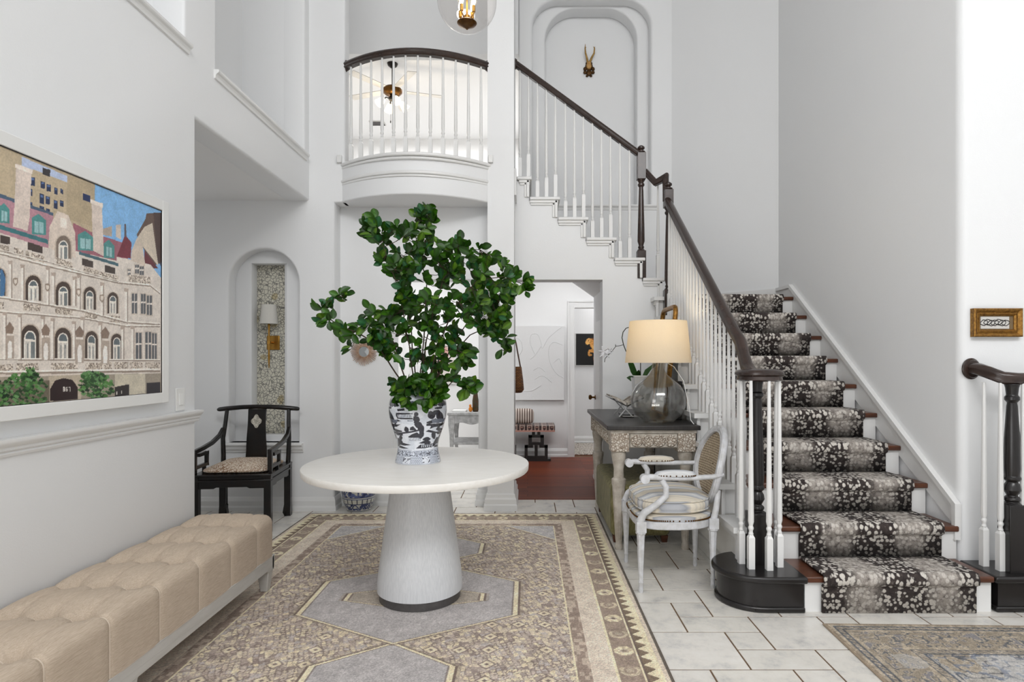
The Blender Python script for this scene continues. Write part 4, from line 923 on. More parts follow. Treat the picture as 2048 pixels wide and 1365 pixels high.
# ---------------------------------------------------------------- framed city photograph on the left wall
def city_picture():
    xo = XW+.035
    def yz(px, py): Y = -xo*F/(CX-px); return Y, Z(py, Y)
    y1, y0 = -xo*F/(CX-323), 1.72; yo1 = -xo*F/(CX-335.5)
    zt, zb = 2.085, 1.152
    cv = Canvas(y0, y1, zb, zt, .0024, rgb(201, 190, 180))
    def q(x, y): return yz(x*340/859., 280+y*540/1365.)      # from picture measurements
    def poly(P, c, al=1): cv.poly([q(*p) for p in P], c, al)
    sky, stone, shade, pink, teal, brick = rgb(124, 172, 216), rgb(208, 199, 190), rgb(150, 136, 124), rgb(170, 128, 138), rgb(60, 110, 116), rgb(180, 164, 138)
    u, v = cv.u, cv.v; shp = u.shape
    cv.mask(v > 1.60, sky); gx = vnoise(shp, (10, 8)); cv.mask((v > 1.72) & (v < 1.9) & (u > 2.9) & (gx > .62), rgb(206, 222, 236), .7)
    poly([(-900, -300), (480, 200), (478, 310), (510, 340), (500, 520), (-900, 420)], brick)
    poly([(110, 85), (345, 185), (340, 215), (250, 180), (110, 130)], rgb(176, 188, 214)); poly([(215, 140), (255, 152), (252, 188), (215, 172)], rgb(50, 48, 52))
    poly([(340, 180), (480, 230), (475, 440), (335, 400)], rgb(170, 154, 128))
    for x, y, w_, h_ in ((205, 208, 22, 34), (234, 222, 24, 36), (275, 238, 16, 36), (304, 245, 14, 24), (200, 270, 22, 50), (230, 282, 22, 40), (271, 302, 20, 42), (302, 305, 20, 28), (200, 332, 22, 24), (232, 345, 20, 26), (150, 185, 26, 44), (146, 245, 18, 34), (144, 310, 20, 26)):
        poly([(x, y), (x+w_, y+6), (x+w_, y+h_+6), (x, y+h_)], rgb(36, 48, 78)); poly([(x+4, y+6), (x+w_-4, y+10), (x+w_-4, y+h_*.45), (x+4, y+h_*.4)], rgb(86, 110, 156))
    poly([(418, 268), (457, 284), (455, 318), (418, 302)], rgb(30, 44, 84))
    # dark buildings at right, spire roof
    poly([(740, 372), (820, 368), (815, 620), (770, 640), (690, 480), (735, 400)], rgb(92, 74, 66)); poly([(775, 368), (820, 368), (812, 640), (795, 600)], rgb(70, 52, 48))
    poly([(690, 500), (730, 440), (770, 420), (800, 640), (770, 600)], rgb(196, 184, 168)); poly([(520, 450), (565, 436), (566, 490), (520, 480)], rgb(168, 154, 142)); poly([(585, 430), (610, 428), (612, 505), (585, 490)], rgb(196, 184, 174))
    poly([(-900, 320), (0, 440), (270, 505), (400, 555), (620, 610), (640, 780), (0, 720), (-900, 700)], stone)
    # mansards
    poly([(-900, 40), (0, 280), (270, 375), (270, 560), (0, 470), (-900, 300)], pink); poly([(-900, 20), (0, 272), (270, 370), (270, 384), (0, 292), (-900, 60)], rgb(74, 92, 112))
    poly([(370, 420), (470, 470), (620, 520), (660, 590), (620, 620), (370, 560)], rgb(150, 96, 108)); poly([(632, 480), (665, 520), (660, 600), (590, 590)], rgb(112, 46, 58)); poly([(628, 425), (636, 425), (640, 490), (628, 490)], rgb(90, 80, 84))
    poly([(730, 560), (800, 650), (730, 650)], rgb(96, 44, 52))
    # chimneys and the gabled dormer
    for P in ([(82, 120), (160, 150), (150, 390), (140, 460), (65, 440), (72, 350)], [(462, 300), (515, 322), (525, 590), (470, 560)], [(-330, -20), (-250, 20), (-262, 330), (-340, 300)]): poly(P, rgb(206, 192, 182)); poly([(P[0][0]-6, P[0][1]), (P[1][0]+6, P[1][1]), (P[1][0]+4, P[1][1]+22), (P[0][0]-4, P[0][1]+20)], rgb(224, 212, 202))
    poly([(250, 440), (290, 360), (345, 380), (380, 470), (385, 660), (240, 630)], rgb(206, 192, 180)); poly([(305, 392), (338, 402), (338, 450), (305, 440)], rgb(224, 214, 204))
    # facade
    poly([(-900, 380), (0, 500), (240, 545), (390, 600), (600, 660), (815, 720), (815, 1190), (0, 1180), (-900, 1230)], stone)
    poly([(590, 590), (760, 630), (815, 700), (810, 760), (590, 720)], rgb(212, 203, 194)); poly([(665, 560), (690, 500), (720, 530), (735, 640), (660, 610)], rgb(200, 186, 172))
    def line(pts, w_, c, al=1): poly([(x, y-w_/2) for x, y in pts]+[(x, y+w_/2) for x, y in pts[::-1]], c, al)
    def arch(x, y, w_, h_, frame=rgb(226, 218, 208), dark_=rgb(74, 62, 56), inner=rgb(198, 192, 184)):
        top = [(x-w_/2*math.cos(PI*k/10), y+w_*.55-w_*.62*math.sin(PI*k/10)) for k in range(11)]
        f = 1.18; poly([(x+(a-x)*f, y+h_/2+(b-y-h_/2)*1.06) for a, b in top]+[(x+w_*f/2, y+h_), (x-w_*f/2, y+h_)], rgb(182, 168, 154)); poly(top+[(x+w_/2, y+h_), (x-w_/2, y+h_)], dark_)
        i = .66; poly([(x+(a-x)*i, y+w_*.3+(b-y)*.7) for a, b in top]+[(x+w_*i/2, y+h_), (x-w_*i/2, y+h_)], frame)
        poly([(x+(a-x)*.52, y+w_*.36+(b-y)*.6) for a, b in top]+[(x+w_*.26, y+h_*.40), (x-w_*.26, y+h_*.38)], rgb(96, 104, 108))
        for s_ in (-1, 1): poly([(x+s_*w_*.05, y+h_*.46), (x+s_*w_*.27, y+h_*.46), (x+s_*w_*.27, y+h_), (x+s_*w_*.05, y+h_)], inner if (x+s_) % 3 else rgb(112, 118, 120))
        for s_ in (-1, 1): poly([(x+s_*w_*.10, y+h_*.52), (x+s_*w_*.17, y+h_*.52), (x+s_*w_*.16, y+h_*.96), (x+s_*w_*.10, y+h_*.96)], rgb(120, 124, 124))
    for x, y, w_, h_ in ((168, 690, 78, 125), (320, 722, 76, 116), (453, 748, 62, 112), (570, 775, 54, 104), (-10, 652, 78, 138), (-200, 600, 88, 160), (-420, 545, 100, 190)): arch(x, y, w_, h_)
    for x, y, w_, h_ in ((152, 942, 92, 172), (318, 956, 82, 156), (462, 972, 64, 142), (590, 985, 58, 132), (-70, 918, 100, 200), (-300, 890, 110, 230), (-560, 860, 130, 260)): arch(x, y, w_, h_)
    poly([(10, 650), (28, 700), (22, 790), (0, 790), (0, 660)], rgb(72, 110, 148))
    arch(320, 490, 74, 112, dark_=rgb(120, 106, 96))
    for x, y, w_, h_ in ((666, 778, 26, 100), (712, 780, 24, 100), (742, 788, 26, 98), (686, 975, 30, 138), (735, 972, 28, 140), (768, 978, 24, 136), (682, 632, 20, 44), (706, 640, 20, 44), (645, 655, 14, 30)):
        poly([(x-4, y-6), (x+w_+4, y-4), (x+w_+4, y+h_+6), (x-4, y+h_+6)], rgb(190, 178, 166)); poly([(x, y), (x+w_, y), (x+w_, y+h_), (x, y+h_)], rgb(88, 90, 94)); line([(x, y+h_*.42), (x+w_, y+h_*.42)], 8, rgb(214, 206, 198)); poly([(x+w_*.44, y), (x+w_*.56, y), (x+w_*.56, y+h_), (x+w_*.44, y+h_)], rgb(206, 198, 190))
    # dormer windows with green copper
    for x, y, w_, h_ in ((166, 400, 58, 78), (0, 345, 40, 74), (398, 486, 64, 72), (530, 530, 40, 66), (-150, 300, 60, 84)):
        poly([(x-6, y-6), (x+w_/2, y-26), (x+w_+8, y+6), (x+w_+8, y+h_+4), (x-6, y+h_)], rgb(76, 134, 132)); poly([(x+8, y+10), (x+w_-4, y+18), (x+w_-4, y+h_-4), (x+8, y+h_-10)], rgb(146, 182, 184)); poly([(x+w_*.48, y+14), (x+w_*.54, y+14), (x+w_*.54, y+h_-6), (x+w_*.48, y+h_-8)], rgb(80, 120, 122))
    line([(-900, 270), (0, 440), (242, 516)], 22, teal); line([(400, 572), (598, 632)], 16, rgb(70, 100, 110))
    for P in ([(0, 480), (50, 492), (50, 530), (0, 520)], [(140, 515), (215, 540), (215, 575), (140, 556)], [(415, 598), (470, 614), (470, 648), (415, 634)], [(530, 632), (582, 648), (582, 680), (530, 668)]): poly(P, rgb(70, 60, 56))
    # balustrade bands and cornices with carved ornament
    orn = vnoise(shp, (260, 420)); o2 = vnoise(shp, (150, 240))
    def band(pts, w_, orn_=True, c=rgb(188, 176, 162)):
        b4 = cv.a.copy(); line(pts, w_, c); ch = np.any(cv.a != b4, -1)
        if orn_: cv.mask(ch & (orn > .56), rgb(112, 98, 88), .85); cv.mask(ch & (o2 > .66), rgb(226, 216, 206), .8)
    for pts in ([(0, 548), (45, 555)], [(70, 560), (118, 575)], [(130, 578), (222, 606)], [(284, 612), (366, 640)], [(420, 655), (500, 680)], [(505, 685), (596, 705)], [(650, 700), (760, 712)]): band(pts, 36)
    for pts in ([(118, 845), (204, 852)], [(280, 862), (366, 870)], [(428, 888), (490, 892)], [(552, 904), (606, 908)], [(-60, 835), (20, 838)]): band(pts, 34)
    for pts in ([(-900, 1180), (-120, 1160)], [(-100, 1160), (66, 1152)], [(80, 1150), (196, 1148)], [(258, 1146), (394, 1146)], [(432, 1146), (520, 1144)], [(526, 1144), (566, 1143)], [(576, 1142), (648, 1142)], [(656, 1142), (722, 1143)], [(735, 1143), (808, 1144)]): band(pts, 36)
    for pts, w_ in (([(-900, 420), (0, 578), (240, 640), (600, 725), (760, 740), (810, 780)], 7), ([(-900, 400), (0, 560), (240, 618), (410, 668), (600, 716)], 4), ([(-900, 760), (0, 800), (240, 838), (420, 868), (640, 925), (810, 935)], 7), ([(-900, 860), (0, 872), (240, 890), (420, 905), (640, 945), (810, 945)], 6), ([(-900, 1118), (0, 1112), (810, 1118)], 6), ([(-900, 1200), (0, 1182), (810, 1170)], 10)):
        line(pts, w_, rgb(146, 132, 120)); line([(a, b-w_) for a, b in pts], w_*.9, rgb(228, 220, 212))
    for x, ya, yb in ((50, 620, 800), (112, 640, 810), (240, 650, 835), (268, 680, 820), (375, 700, 840), (398, 690, 860), (515, 730, 890), (636, 760, 920), (22, 880, 1110), (98, 890, 1110), (215, 900, 1110), (264, 910, 1110), (372, 925, 1110), (415, 905, 1110), (505, 930, 1112), (618, 950, 1112), (668, 950, 1112)):
        poly([(x-6, ya), (x+6, ya+2), (x+6, yb), (x-6, yb)], rgb(224, 216, 208)); poly([(x+6, ya+2), (x+11, ya+3), (x+11, yb), (x+6, yb)], rgb(150, 136, 124)); poly([(x-10, ya-10), (x+14, ya-8), (x+12, ya+8), (x-8, ya+8)], rgb(176, 160, 148))
    for x, y in ((50, 1050), (232, 1060), (403, 1070), (532, 1075)):
        poly([(x-22, y-60), (x+20, y-60), (x+20, y+58), (x-22, y+58)], rgb(168, 154, 142)); poly([(x-10, y+55), (x-12, y-10), (x-4, y-34), (x+8, y-30), (x+12, y+10), (x+9, y+55)], rgb(226, 220, 214)); poly([(x-24, y-100), (x, y-130), (x+22, y-98), (x+14, y-70), (x-18, y-72)], rgb(130, 112, 100))
    for x, y in ((78, 716), (240, 745), (398, 770), (515, 800)): poly([(x-11, y-18), (x+11, y-18), (x+13, y+8), (x, y+24), (x-13, y+8)], rgb(150, 134, 120)); poly([(x-6, y-10), (x+6, y-10), (x+7, y+6), (x, y+14), (x-7, y+6)], rgb(216, 206, 196))
    # street level
    poly([(-900, 1215), (0, 1200), (812, 1180), (812, 1300), (0, 1500), (-900, 1500)], rgb(150, 140, 126)); poly([(245, 1196), (410, 1190), (410, 1320), (245, 1330)], rgb(176, 164, 146)); poly([(580, 1186), (735, 1184), (735, 1290), (580, 1300)], rgb(190, 182, 164)); poly([(740, 1230), (810, 1226), (810, 1280), (740, 1284)], rgb(38, 34, 40))
    poly([(580, 1250), (652, 1236), (652, 1292), (580, 1300)], rgb(44, 38, 38)); poly([(-900, 1260), (0, 1225), (250, 1215), (250, 1340), (0, 1420), (-900, 1500)], rgb(104, 96, 82))
    poly([(252, 1262), (278, 1218), (320, 1205), (366, 1214), (392, 1250), (392, 1312), (252, 1322)], rgb(40, 26, 26))
    def digits(x, y, h_, c):      # the street number on the awning: 867
        w_ = h_*.45; t_ = h_*.16
        def bar(a, b, c_, d): poly([(x+a, y+b), (x+c_, y+b), (x+c_, y+d), (x+a, y+d)], c)
        for ch in '867':
            segs = {'8': 'abcdefg', '6': 'acdefg', '7': 'abc'}[ch]
            for s_ in segs:
                bar(*{'a': (0, 0, w_, t_), 'g': (0, h_/2-t_/2, w_, h_/2+t_/2), 'd': (0, h_-t_, w_, h_), 'f': (0, 0, t_, h_/2), 'e': (0, h_/2, t_, h_), 'b': (w_-t_, 0, w_, h_/2), 'c': (w_-t_, h_/2, w_, h_)}[s_])
            x += w_*1.45
    digits(318, 1250, 22, rgb(220, 214, 206))
    for x, y, h_ in ((588, 1272, 16), (612, 1268, 16)): poly([(x, y), (x+5, y), (x+5, y+h_), (x, y+h_)], rgb(190, 186, 178))
    # street trees
    R1 = random.Random(3)
    for cx, cy, rx, ry in ((120, 1270, 125, 90), (150, 1190, 40, 40), (-40, 1290, 90, 80), (490, 1245, 92, 62), (470, 1200, 60, 30), (-420, 1290, 190, 130)):
        for k in range(int(rx*1.7)):
            a = R1.uniform(0, 2*PI); r_ = math.sqrt(R1.random()); x = cx+rx*r_*math.cos(a); y = cy+ry*r_*math.sin(a); g = R1.choice(((36, 66, 34), (52, 92, 46), (74, 118, 58), (24, 46, 26), (94, 134, 84)))
            s_ = R1.uniform(7, 15); poly([(x-s_, y), (x-s_*.2, y-s_*.7), (x+s_, y-s_*.1), (x+s_*.3, y+s_*.8)], rgb(*g))
    cv.a = 1.12*cv.a*(.94+.12*vnoise(shp, (200, 320)))[..., None]*(.96+.08*vnoise(shp, (30, 50)))[..., None]
    pc = thing('framed_photograph', 'large white framed photograph of an ornate stone city building on the left wall', 'picture', (XW+.02, (y0+y1)/2, (zb+zt)/2))
    P = np.stack([np.full_like(u, xo), u, v], -1)-np.array([XW+.02, (y0+y1)/2, (zb+zt)/2]); grid_mesh('photo_print', P, cv.a, M['print'], pc)
    f = yo1-y1; mb = MB()
    for a, b, d in ((f, .008, .042), ):
        Y0, Y1, Z0, Z1 = y0-a, y1+a, zb-a, zt+a; x0_, x1_ = XW+.003, XW+d
        mb.box(x0_, x1_, y1, Y1, Z0, Z1); mb.box(x0_, x1_, Y0, y0, Z0, Z1); mb.box(x0_, x1_, y0-.001, y1+.001, zt, Z1); mb.box(x0_, x1_, y0-.001, y1+.001, Z0, zb)
    mb.box(XW+.002, xo-.002, y0, y1, zb, zt)
    mb.build('frame', M['white_plastic'], pc, bevel=.003)
    mb = MB()
    for a, b, c_, d in ((y0, y1, zt-.004, zt+.002), (y0, y1, zb-.002, zb+.002), (y1-.004, y1+.002, zb, zt)): mb.box(xo-.001, xo+.003, a, b, c_, d)
    mb.build('inner_edge', M['black_paint'], pc)
city_picture()
# light switch
ls = thing('light_switch', 'white rocker light switch beside the framed photograph, above the chair rail', 'light switch', (XW, 3.31, 1.10))
yc_ = -XW*F/(CX-359); MB().box(XW, XW+.006, yc_-.042, yc_+.042, 1.04, 1.165).build('plate', M['white_plastic'], ls, bevel=.003)
MB().prism([(XW+.006, 1.07), (XW+.013, 1.072), (XW+.008, 1.135), (XW+.006, 1.135)], 'y', yc_-.016, yc_+.016).build('rocker', M['white_plastic'], ls, bevel=.0015)

# ---------------------------------------------------------------- wall sconce in the arched niche
YP = YN+.12
sx_ = X(547, YP-.005); sz = Z(686, YP-.005); sc_ = thing('wall_sconce', 'brass wall sconce with a white shade on the pebble patterned niche panel', 'wall lamp', (sx_, YP, sz))
lx = X(538, YP-.09); ly = YP-.09
MB().box(sx_-.058, sx_+.058, YP-.016, YP-.0005, sz-.065, sz+.065).build('backplate', M['brass'], sc_, bevel=.004)
mb = MB(); mb.tube([(sx_, YP-.015, sz), (sx_-.005, YP-.06, sz), (lx, ly, sz)], .008, 10); mb.lathe([(0, -.014), (.016, -.012), (.016, .012), (0, .014)], (lx, ly, sz), 14); mb.build('arm', M['brass'], sc_, smooth=40)
MB().lathe([(0, Z(738, ly)), (.004, Z(736, ly)), (.007, Z(725, ly)), (.010, Z(715, ly)), (.007, Z(700, ly)), (.008, Z(660, ly)), (.012, Z(650, ly)), (.008, Z(648, ly)), (.008, Z(640, ly)), (0, Z(640, ly))], (lx, ly, 0), 14).build('stem', M['brass'], sc_, smooth=40)
def shade_mat(name, col, tr, var=None):
    t = NT(name); f = t.noise(t.co('Object', (1, 1, 1)), 220, 2); c = t.ramp(f, [(.3, tuple(v*.985 for v in col)), (.7, col)]); t.set(c, .9)
    x = t.n('ShaderNodeBsdfTranslucent'); t.l(c, x.inputs[0]); m = t.n('ShaderNodeMixShader'); m.inputs[0].default_value = tr
    t.l(t.b.outputs[0], m.inputs[1]); t.l(x.outputs[0], m.inputs[2]); t.l(m.outputs[0], t.t.nodes['Material Output'].inputs[0]); return t.m
M['shade_white'] = shade_mat('white_linen_shade', rgb(238, 236, 230), .3); M['shade_warm'] = shade_mat('ivory_linen_shade', rgb(236, 228, 212), .45)
def shade(parent, x, y, zb, zt, rb, rt, mat, n=40):
    return MB().lathe([(rb-.003, zb), (rb, zb), (rb, zb+.004), (rt, zt-.004), (rt, zt), (rt-.003, zt), (rt-.003, zt-.004), (rb-.003, zb+.004)], (x, y, 0), n).build('lamp_shade', mat, parent, smooth=50)
shade(sc_, lx, ly, Z(648, ly), Z(610, ly), .078, .062, M['shade_white'])

# ---------------------------------------------------------------- black armchair with fretwork arms
def black_chair():
    c = thing('black_armchair', 'black lacquered armchair with fretwork arms and spotted cushion below the sconce niche', 'chair', (-2.265, 4.83, 0), math.radians(6))
    L = M['lacquer']; kw = dict(local=True)
    for sx in (-1, 1):
        for y, rear in ((-.265, 0), (.255, 1)):
            x = sx*.262; h = .026; mb = MB()
            P = [(y-h, .44), (y+h, .44), (y+h, .09), (y+h+.0, .05), (y+h-.004, 0), (y-h-.0, 0), (y-h-.012, .025), (y-h-.004, .07), (y-h, .1)] if not rear else [(y-h, .44), (y+h, .44), (y+h, .1), (y+h+.01, .03), (y+h, 0), (y-h+.004, 0), (y-h-.012, .03), (y-h, .1)]
            mb.prism(P, 'x', x-h, x+h); mb.prism([(x-sx*h, .1), (x-sx*(h+.012), .03), (x-sx*h*.8, 0), (x, 0), (x, .1)], 'y', y-h, y+h)
            mb.build('leg', L, c, bevel=.004, **kw)
    mb = MB(); mb.box(-.29, .29, -.295, .285, .435, .452); mb.box(-.282, .282, -.287, .278, .412, .436); mb.box(-.288, .288, -.292, .282, .395, .412)
    for y in (-.285, .262): mb.prism([(-.27, .40), (.27, .40), (.27, .345), (.13, .345), (.11, .355), (-.11, .355), (-.13, .345), (-.27, .345)], 'y', y, y+.02)
    for x in (-.28, .26): mb.prism([(-.27, .40), (.27, .40), (.27, .345), (.13, .345), (.11, .355), (-.11, .355), (-.13, .345), (-.27, .345)], 'x', x, x+.02)
    mb.build('seat_frame', L, c, bevel=.004, **kw)
    t = NT('spotted_hide'); v = t.co('Object'); vo = t.vor(v, 85); n1 = t.noise(v, 6, 2); sp = t.ramp(vo.outputs['Distance'], [(.36, 1.0), (.56, 0.0)])
    g = t.ramp(n1, [(.35, rgb(150, 118, 92)), (.65, rgb(206, 184, 162))]); M['hide'] = t.set(t.mix(sp, g, rgb(232, 220, 204)), .85)
    def cushion(name, w_, d, z0, z1, mat, parent, cx=0, cy=0, dome=.03, n=24, rr=.3):
        mb = MB(); loops = []
        for k in range(7):
            a = -PI/2+PI*k/6; s_ = .88+.12*math.cos(a); z = (z0+z1)/2+(z1-z0)/2*math.sin(a)
            loops.append([(cx+s_*w_/2*math.copysign(abs(math.cos(b))**rr, math.cos(b)), cy+s_*d/2*math.copysign(abs(math.sin(b))**rr, math.sin(b)), z) for b in [2*PI*(i+.5)/32 for i in range(32)]])
        top = loops[-1]
        for f, dz in ((.8, .55), (.5, .9), (.2, 1)): loops.append([(cx+(p[0]-cx)*f, cy+(p[1]-cy)*f, z1+dome*dz) for p in top])
        mb.ring(loops); return mb.build(name, mat, parent, smooth=60, **kw)
    cushion('seat_cushion', .50, .50, .453, .485, M['hide'], c, dome=.04)
    # back posts, yoke, splat
    for sx in (-1, 1):
        MB().tube([(sx*.262, .255, .44), (sx*.264, .262, .52), (sx*.268, .262, .66), (sx*.258, .285, .78), (sx*.252, .31, .90)], [.02, .019, .018, .017, .016], 10).build('back_post', L, c, smooth=50, **kw)
    MB().tube([(-.335, .33, .895), (-.32, .325, .898), (-.26, .312, .905), (-.12, .296, .918), (0, .292, .921), (.12, .296, .918), (.26, .312, .905), (.32, .325, .898), (.335, .33, .895)], [.012, .018, .02, .019, .019, .019, .02, .018, .012], 12).build('top_rail', L, c, smooth=60, **kw)
    mb = MB(); loops = []
    for z, y, w_ in ((.45, .262, .088), (.55, .272, .084), (.66, .268, .078), (.78, .278, .072), (.90, .296, .074)): loops.append([(-w_, y-.008, z), (w_, y-.008, z), (w_, y+.008, z), (-w_, y+.008, z)])
    mb.ring(loops); mb.build('splat', L, c, bevel=.003, **kw)
    P = []
    for k in range(48): a = 2*PI*k/48; r = 1+.16*math.cos(4*a); P.append((.037*r*math.cos(a), .80+.050*r*math.sin(a)))
    iv = pm('ivory_inlay', rgb(216, 212, 200), .5, var=(70, rgb(150, 144, 132), .35), bump=(80, .6, .004))
    MB().prism(P, 'y', .262, .274).build('medallion', iv, c, **kw)
    for sx in (-1, 1):
        x = sx*.275; mb = MB()
        mb.sweep([(sx*.266, .265, .74), (sx*.272, .20, .69), (x, .06, .65), (x, -.12, .63), (x, -.262, .622)], [(-.014, -.016), (.014, -.016), (.014, .016), (-.014, .016)])
        mb.box(x-.016, x+.016, -.278, -.246, .475, .638)
        mb.build('arm', L, c, bevel=.004, **kw)
        k = [(-.25, .490), (-.03, .490), (-.03, .588), (-.17, .588), (-.17, .56)]; mb = MB(); h = .013
        mb.box(x-h, x+h, -.25, -.03, .487, .513); mb.box(x-h, x+h, -.056, -.03, .487, .60); mb.box(x-h, x+h, -.19, -.03, .574, .60); mb.box(x-h, x+h, -.262, -.262+.02, .45, .48); mb.box(x-h, x+h, -.10, -.08, .45, .49)
        mb.build('fretwork', L, c, bevel=.003, **kw)
    return cushion
cushion_shape = black_chair()

# ---------------------------------------------------------------- white cane-back armchair
def cane_chair():
    c = thing('cane_back_armchair', 'white carved armchair with oval cane back and striped cushion beside the stairs', 'chair', (.858, 3.672, 0), math.radians(-90))
    gp = pm('distressed_white_paint', rgb(214, 215, 219), .5, var=(26, rgb(192, 192, 192), .34), bump=(60, .25, .003)); M['antique'] = gp
    kw = dict(local=True); W2 = .262
    # legs: turned, tapered, fluted
    def leg(x, y, top=.40):
        mb = MB(); n = 16; loops = []
        for z, r in ((0, .012), (.01, .014), (.03, .013), (.05, .012), (.058, .016), (.066, .012), (.3, .022), (.33, .024), (.335, .03), (.345, .03)):
            loops.append([(x+r*(1-.10*(k % 2))*math.cos(2*PI*k/n), y+r*(1-.10*(k % 2))*math.sin(2*PI*k/n), z) for k in range(n)])
        mb.ring(loops); mb.box(x-.027, x+.027, y-.027, y+.027, .345, top+.005); mb.lathe([(.016, 0), (.016, .004), (.009, .008)], (x, y, .37), 12, Matrix.Rotation(PI/2, 3, 'X'))
        return mb.build('leg', gp, c, smooth=35, **kw)
    for x, y in ((-.255, -.215), (.255, -.215), (-.185, .215), (.185, .215)): leg(x, y)
    def outline(g=0, n=40):
        P = []
        for k in range(n):
            a = 2*PI*k/n; cx, cy = math.cos(a), math.sin(a); wx = (W2+.012+g) if cy < 0 else (W2+.012+g)*(1-.22*cy)
            P.append((wx*math.copysign(abs(cx)**.55, cx), (.235+g)*math.copysign(abs(cy)**.6, cy)))
        return P
    MB().prism(outline(), 'z', .355, .40).build('seat_frame', gp, c, bevel=.006, **kw)
    t = NT('striped_ticking'); v = t.co('Object'); sx = t.n('ShaderNodeSeparateXYZ'); t.l(v, sx.inputs[0]); x = t.math('ADD', sx.outputs[0], t.math('MULTIPLY', t.noise(v, 3, 2), .01))
    s1 = t.math('FRACT', t.math('MULTIPLY', x, 9.0)); s2 = t.math('SINE', t.math('MULTIPLY', x, 420.0))
    c1 = t.ramp(s1, [(.0, rgb(222, 213, 196)), (.30, rgb(222, 213, 196)), (.34, rgb(160, 162, 168)), (.44, rgb(190, 192, 196)), (.62, rgb(224, 224, 222)), (.78, rgb(172, 175, 182)), (.84, rgb(214, 206, 190))])
    c2 = t.mix(t.math('MULTIPLY', t.math('GREATER_THAN', s2, .2), .16), c1, rgb(120, 124, 134)); t.bump(t.noise(v, 260, 2), .3, .002); M['ticking'] = t.set(c2, .85)
    loops = [outline(-.004), outline(-.002), outline(-.03), outline(-.1)]; mb = MB()
    mb.ring([[(p[0], p[1], z) for p in l] for l, z in zip(loops, (.40, .425, .437, .44))]); mb.build('seat_upholstery', M['ticking'], c, smooth=50, **kw)
    mb = MB(); O = outline(.001, 150)
    for p in O: mb.sphere((p[0], p[1], .408), .0048, 6, 4)
    o = mb.build('nailhead_trim', M['dark_brass'], c, **kw); o['kind'] = 'stuff'
    cs = MB(); O = outline(-.012, 48); lp = []
    for k in range(9):
        a = -PI/2+PI*k/8; s_ = .90+.10*math.cos(a); lp.append([(p[0]*s_, p[1]*s_, .482+.038*math.sin(a)+.006*math.cos(3*PI*p[0])) for p in O])
    for f, dz in ((.75, .018), (.45, .028), (.15, .032)): lp.append([(p[0]*f, p[1]*f, .522+dz) for p in O])
    cs.ring(lp); cu = cs.build('seat_cushion', M['ticking'], c, smooth=60, **kw)
    for zz in (.455, .51): MB().tube([(p[0]*.985, p[1]*.985, zz) for p in O], .0045, 6, closed=True).build('piping', M['ticking'], cu, smooth=60, **kw)
    # oval back leaning away
    zc, yc, hw, hh, lean = .685, .275, .215, .215, .24
    def bp(a, k=1.0, dy=0): z = hh*k*math.sin(a); return (hw*k*math.cos(a)*(1-.05*math.sin(a)*0), yc+lean*z*.9+dy+.03*(math.cos(a)*k)**2*-1, zc+z)
    mb = MB(); N = 56
    mb.tube([bp(2*PI*k/N) for k in range(N)], .021, 10, closed=True); mb.tube([bp(2*PI*k/N, .93, -.016) for k in range(N)], .007, 6, closed=True); mb.tube([bp(2*PI*k/N, 1.07, -.012) for k in range(N)], .006, 6, closed=True)
    bf = mb.build('back_frame', gp, c, smooth=60, **kw)
    t = NT('woven_cane'); tc = t.co('Object', (1, 1, 1)); sp = t.n('ShaderNodeSeparateXYZ'); t.l(tc, sp.inputs[0]); per = 2*PI/.0145
    a1 = t.math('SINE', t.math('MULTIPLY', sp.outputs[0], per)); a2 = t.math('SINE', t.math('MULTIPLY', sp.outputs[2], per))
    h_ = t.math('GREATER_THAN', t.math('ADD', a1, a2), .75); cc = t.mix(h_, t.ramp(t.noise(tc, 60, 2), [(.3, rgb(170, 150, 124)), (.7, rgb(204, 188, 162))]), rgb(96, 78, 60)); t.bump(t.math('ADD', a1, a2), .6, .003); M['cane'] = t.set(cc, .6)
    mb = MB(); rings = []
    for f in (.05, .35, .65, .95): rings.append([bp(2*PI*k/40, f, -.004) for k in range(40)])
    back = [[(p[0], p[1]+.008, p[2]) for p in r] for r in rings[::-1]]; mb.ring(rings+back, closed=True); mb.build('cane_panel', M['cane'], c, smooth=50, **kw)
    for s_ in (-1, 1):
        MB().tube([(s_*.185, .215, .38), (s_*.19, .232, .46), (s_*.18, .245, .53), (s_*.17, .25, .56)], [.02, .018, .016, .015], 10).build('back_post', gp, c, smooth=50, **kw)
        mb = MB(); xx = s_*.25
        mb.tube([(s_*.212, .262, .66), (s_*.235, .20, .652), (xx, .08, .648), (xx+s_*.01, -.06, .65), (xx+s_*.012, -.16, .655), (xx+s_*.012, -.20, .652)], [.016, .017, .019, .02, .022, .02], 10, sq=.8)
        mb.lathe([(0, -.022), (.026, -.022), (.026, .022), (0, .022)], (xx+s_*.012, -.195, .646), 16, Matrix.Rotation(PI/2, 3, 'Y'))
        mb.tube([(s_*.258, -.22, .40), (s_*.262, -.20, .45), (s_*.268, -.13, .50), (s_*.268, -.075, .55), (s_*.264, -.075, .60), (s_*.262, -.10, .64)], [.024, .021, .019, .018, .018, .019], 10)
        ar = mb.build('arm', gp, c, smooth=50, **kw)
        O = [(xx+s_*.006+.026*math.cos(a), -.02+.115*math.copysign(abs(math.sin(a))**.7, math.sin(a))) for a in [2*PI*k/36 for k in range(36)]]
        MB().ring([[(xx+s_*.006+(p[0]-xx-s_*.006)*f, -.02+(p[1]+.02)*f, z) for p in O] for f, z in ((1, .66), (1.03, .672), (.9, .686), (.5, .694), (.1, .696))]).build('arm_pad', M['ticking'], ar, smooth=60, **kw)
        mb = MB()
        for p in O: mb.sphere((p[0], p[1], .664), .0045, 6, 4)
